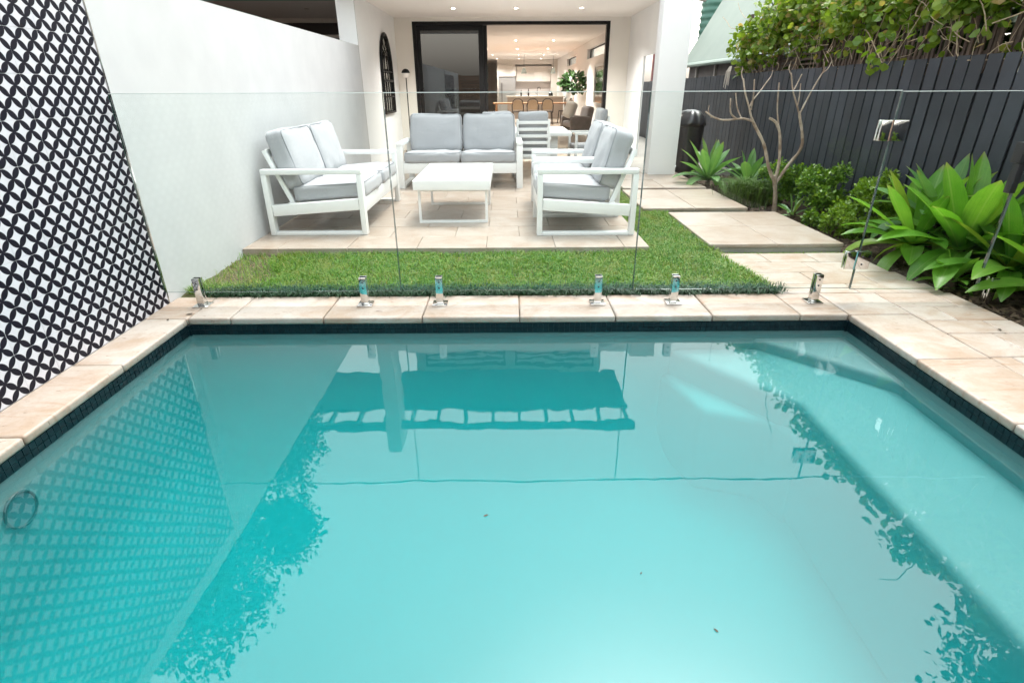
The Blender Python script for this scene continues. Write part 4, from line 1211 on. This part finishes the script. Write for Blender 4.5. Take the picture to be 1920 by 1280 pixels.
tw.build('stems', pm('vine_stem', (.46, .38, .27), (.28, .20, .13), 20, .8), vine)
hd = tag(empty('depth_foliage', (4.7, 6.6, 0)), 'dark filler foliage added behind the trellis for depth', 'hedge')  # filler foliage, added for dark depth behind the vine
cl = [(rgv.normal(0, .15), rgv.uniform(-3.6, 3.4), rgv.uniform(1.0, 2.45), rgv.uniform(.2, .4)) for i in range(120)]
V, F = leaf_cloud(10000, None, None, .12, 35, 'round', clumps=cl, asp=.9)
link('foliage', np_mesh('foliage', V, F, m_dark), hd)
st = MB()
for i in range(14): st.tube([(rgv.normal(0, .1), -3.4 + i * .5, 0), (rgv.normal(0, .1), -3.4 + i * .5, 1.9)], [.03, .015], 6)
st.build('stems', m_bark, hd)
# a few fallen spent sprigs on the fence top
ds = tag(empty('dead_sprig', (3.78, 10.2, 1.5)), 'pale dried sprig hanging over the far end of the fence', 'dried plant')
dsm = MB()
for i in range(9):
    a = rgv.uniform(-.12, .12); dsm.tube([(-.03, a * .3, .14), (-.06, a * .7, .06), (-.07, a, -rgv.uniform(.02, .22))], [.008, .012, .004], 5)
dsm.build('stems', pm('dead_leaf', (.50, .46, .42), None, rough=.9), ds)

# big trees outside the frame whose crowns the water mirrors
m_tree = leafmat('tree_leaf', (.020, .050, .012), (.055, .105, .022), None, .5, .2)
def tree(name, label, x, y, cz, r_, n, size, seed, squash=1.0, sub=70):
    t_ = tag(empty(name, (x, y, -.1)), label, 'tree', 'trees over the neighbouring gardens')
    rg_ = np.random.RandomState(seed); cl = []
    for i in range(sub):
        d = rg_.normal(size=3); d /= np.linalg.norm(d); rr = rg_.uniform(.25, .86) ** .7
        cl.append((d[0] * r_ * rr, d[1] * r_ * rr, cz + d[2] * r_ * rr * squash, r_ * rg_.uniform(.16, .30)))
    tk = MB()
    tk.tube([(0, 0, 0), (.1, 0, cz * .35), (0, .1, cz * .75), (.05, 0, cz)], [r_ * .085, r_ * .065, r_ * .05, r_ * .03], 10)
    tk.build('trunk', m_bark, t_, smooth=True)
    lm = MB()
    for c in cl[::3]: lm.tube([(0, 0, cz * .55), (c[0] * .5, c[1] * .5, cz * .6 + (c[2] - cz * .6) * .55), c[:3]], [r_ * .035, r_ * .02, r_ * .008], 6)
    lm.build('limbs', m_bark, t_, smooth=True)
    V, F = leaf_cloud(n, None, None, size, seed, 'diamond', clumps=cl, asp=.6)
    link('crown', np_mesh('crown', V, F, m_tree), t_)
tree('garden_tree', 'big leafy tree behind the left wall, mirrored in the water', -5.95, 7.15, 4.9, 2.95, 52000, .10, 41)
tree('garden_tree', 'second leafy tree further back behind the left wall, mirrored near the house', -5.9, 9.0, 5.0, 2.05, 26000, .10, 43)
tree('garden_tree', 'leafy tree behind the right fence, mirrored at lower right', 5.15, 2.5, 3.0, 1.6, 22000, .08, 42)

# ================================================================== NEIGHBOURS
nb = tag(empty('neighbour_house', (-5.5, 13.0, 0)), 'neighbouring covered verandah with grey ceiling beyond the white wall', 'house')
def nbp(name, mb, mat):
    o_ = mb.build(name, mat, nb); o_.location = (5.5, -13.0, 0); return o_
m_gceil = pm('grey_ceiling', (.62, .60, .585), None, rough=.6)
nbp('ceiling', MB().box(-9.5, -2.64, 11.0, 15.2, 2.74, 2.80), m_gceil)
nbp('fascia', MB().box(-9.5, -2.64, 10.9, 10.99, 2.70, 3.0), pm('green_fascia', (.16, .30, .25), None, rough=.5))
nbp('cornice', MB().box(-9.5, -2.64, 14.0, 14.1, 2.66, 2.74), pm('pale_trim', (.55, .54, .50), None, rough=.6))
nbp('back_wall', MB().box(-9.5, -2.64, 14.12, 14.4, 0, 2.74), pm('opening_shade', (.02, .016, .016), None, rough=.3))  # near-black wall stands in for the shade inside an opening
nbp('beam', MB().box(-9.5, -2.64, 14.0, 14.11, 2.36, 2.42), m_gceil)
q = MB().lathe([(.0001, 2.737), (.05, 2.737), (.05, 2.74)], 14, (-3.9, 12.4, 0)).build('ceiling_vent', m_conc, nb); q.location = (5.5, -13.0, 0)

gr = tag(empty('green_roofed_cottage', (6.0, 14.0, 0)), 'neighbouring cottage with pale green roof beyond the charcoal fence', 'house')
def grp(name, mb, mat, **k):
    o_ = mb.build(name, mat, gr, **k); o_.location = (-6.0, -14.0, 0); return o_
m_groof = pm('green_roof_metal', (.165, .21, .175), (.145, .19, .158), 2, .5)
V = [(4.72, 9.0, 1.86), (4.85, 16.9, 1.88), (5.75, 16.9, 3.45), (5.9, 15.5, 3.75), (5.75, 9.0, 3.7)]
V2 = [(x + .06, y, z - .05) for x, y, z in V]
grp('roof', MB().add(V + V2, [(0, 1, 2, 3, 4)[::-1], (5, 6, 7, 8, 9), (0, 1, 6, 5), (1, 2, 7, 6), (2, 3, 8, 7), (3, 4, 9, 8), (4, 0, 5, 9)]), m_groof)
grp('gutter', MB().tube([(4.70, 9.0, 1.83), (4.83, 16.95, 1.85)], .055, 8), pm('gutter_green', (.20, .27, .23), None, rough=.4), smooth=True)
grp('ridge_cap', MB().tube([(5.75, 16.9, 3.47), (5.92, 15.4, 3.78), (5.77, 9.0, 3.73)], .05, 6), m_groof)
grp('wall', MB().box(4.98, 5.2, 9.0, 16.6, 0, 1.95), pm('stained_boards', (.12, .105, .10), (.08, .07, .068), 3, .8))
for y in (10.2, 11.6, 13.0, 14.4, 15.8): grp('wall_post', MB().box(4.93, 4.979, y, y + .1, 0, 1.8), m_conc)
grp('end_wall', MB().box(5.3, 8.0, 16.4, 16.6, 0, 2.3), pm('end_boards', (.10, .09, .085), None, rough=.8))
tk = tag(empty('water_tank', (6.05, 18.5, 0)), 'round corrugated green water tank behind the green roof', 'water tank')
prof = []
for k in range(70):
    z = 1.2 + k * .035; prof.append((.34 + .018 * math.sin(k * 2 * math.pi / 5), z))
MB().lathe([(.0001, 1.2)] + prof + [(.0001, 3.68)], 28).build('tank', pm('tank_green', (.055, .16, .12), (.05, .14, .11), 4, .45), tk, smooth=True)
MB().box(-.5, .5, -.5, .5, 0, 1.2).build('stand', m_bark, tk)
MB().tube([(-.25, -.1, 3.60), (-1.0, -.1, 3.75)], .06, 8).build('inlet_pipe', m_conc, tk)
rb = tag(empty('red_brick_wall', (5.3, 19.0, 0)), 'narrow dark red wall left of the green water tank', 'wall')
MB().box(-.75, .22, -.05, .15, 0, 3.4).build('wall_body', pm('red_boards', (.20, .055, .05), (.14, .04, .04), 5, .7), rb)
MB().box(-.05, .0, -.06, -.051, 0, 3.4).build('joint', m_black, rb)
wl = tag(empty('white_lantern', (5.12, 18.6, 2.62)), 'small white round lantern in front of the red wall', 'lantern')
MB().lathe([(.0001, -.10), (.09, -.08), (.14, .0), (.11, .09), (.04, .13), (.0001, .14)], 16).build('shade', m_white, wl, smooth=True)
MB().tube([(0, 0, .13), (-.02, .35, .42)], .012, 6).build('bracket', m_black, wl)

# slatted timber screen behind the viewer, mirrored in the glass fence
rs = tag(empty('slat_screen', (0, -2.4, 0)), 'horizontal timber slat screen closing the pool end behind the viewer', 'fence')
m_slat = pm('screen_timber', (.20, .13, .09), (.15, .095, .065), 8, .6, rvar=.3)
sl_ = MB().box(-2.3, 3.75, -.012, .012, -.045, .045).mesh('slat', m_slat)
for k in range(16): link('slat', sl_, rs, (0, 0, .08 + k * .115))
for x in (-2.25, -.8, .7, 2.2, 3.7): MB().box(x - .045, x + .045, .013, .10, -.1, 1.9).build('post', m_slat, rs)
rp = tag(empty('pool_deck'), 'cream paved deck behind the viewer', 'paving', kind='structure')
for i in range(9):
    for j in range(4): place_paver(rp, 'paver', XW + i * .605, XW + i * .605 + .605, -2.3 + j * .55, -2.3 + j * .55 + .55, 0)

# fallen leaves floating on the water and lying on the coping
m_dead = pm('fallen_leaf', (.03, .022, .014), (.07, .045, .025), 30, .7)
def fallen(label, x, y, z, L_, a):
    V = [(0, 0, 0), (.3, .2, .05), (.7, .17, .08), (1, 0, .02), (.7, -.17, .07), (.3, -.2, .04)]
    b_ = MB().add([(u * L_, v_ * L_, w * L_) for u, v_, w in V], [(0, 3, 2, 1), (0, 5, 4, 3)])
    tag(b_.build('fallen_leaf', m_dead, None, loc=(x, y, z), rot=(0, 0, a)), label, 'leaf', 'small fallen leaves')
fallen('tiny dark leaf floating alone in the middle of the pool', -.10, 1.55, WZ + .001, .022, .4)
fallen('tiny dark leaf floating near the lower right of the pool', .60, 1.07, WZ + .001, .018, 2.2)
fallen('tiny dark leaf floating right of the middle of the pool', .42, 1.28, WZ + .001, .012, 1.0)
fallen('small brown leaf on the coping at the left pool corner', -2.10, 3.30, .004, .05, .3)
fallen('small brown leaf on the coping under the left pool corner spigot', -2.16, 3.20, .004, .035, 2.0)
fallen('small brown leaf on the paving beside the garden bed', 2.93, 2.95, .006, .04, 1.1)
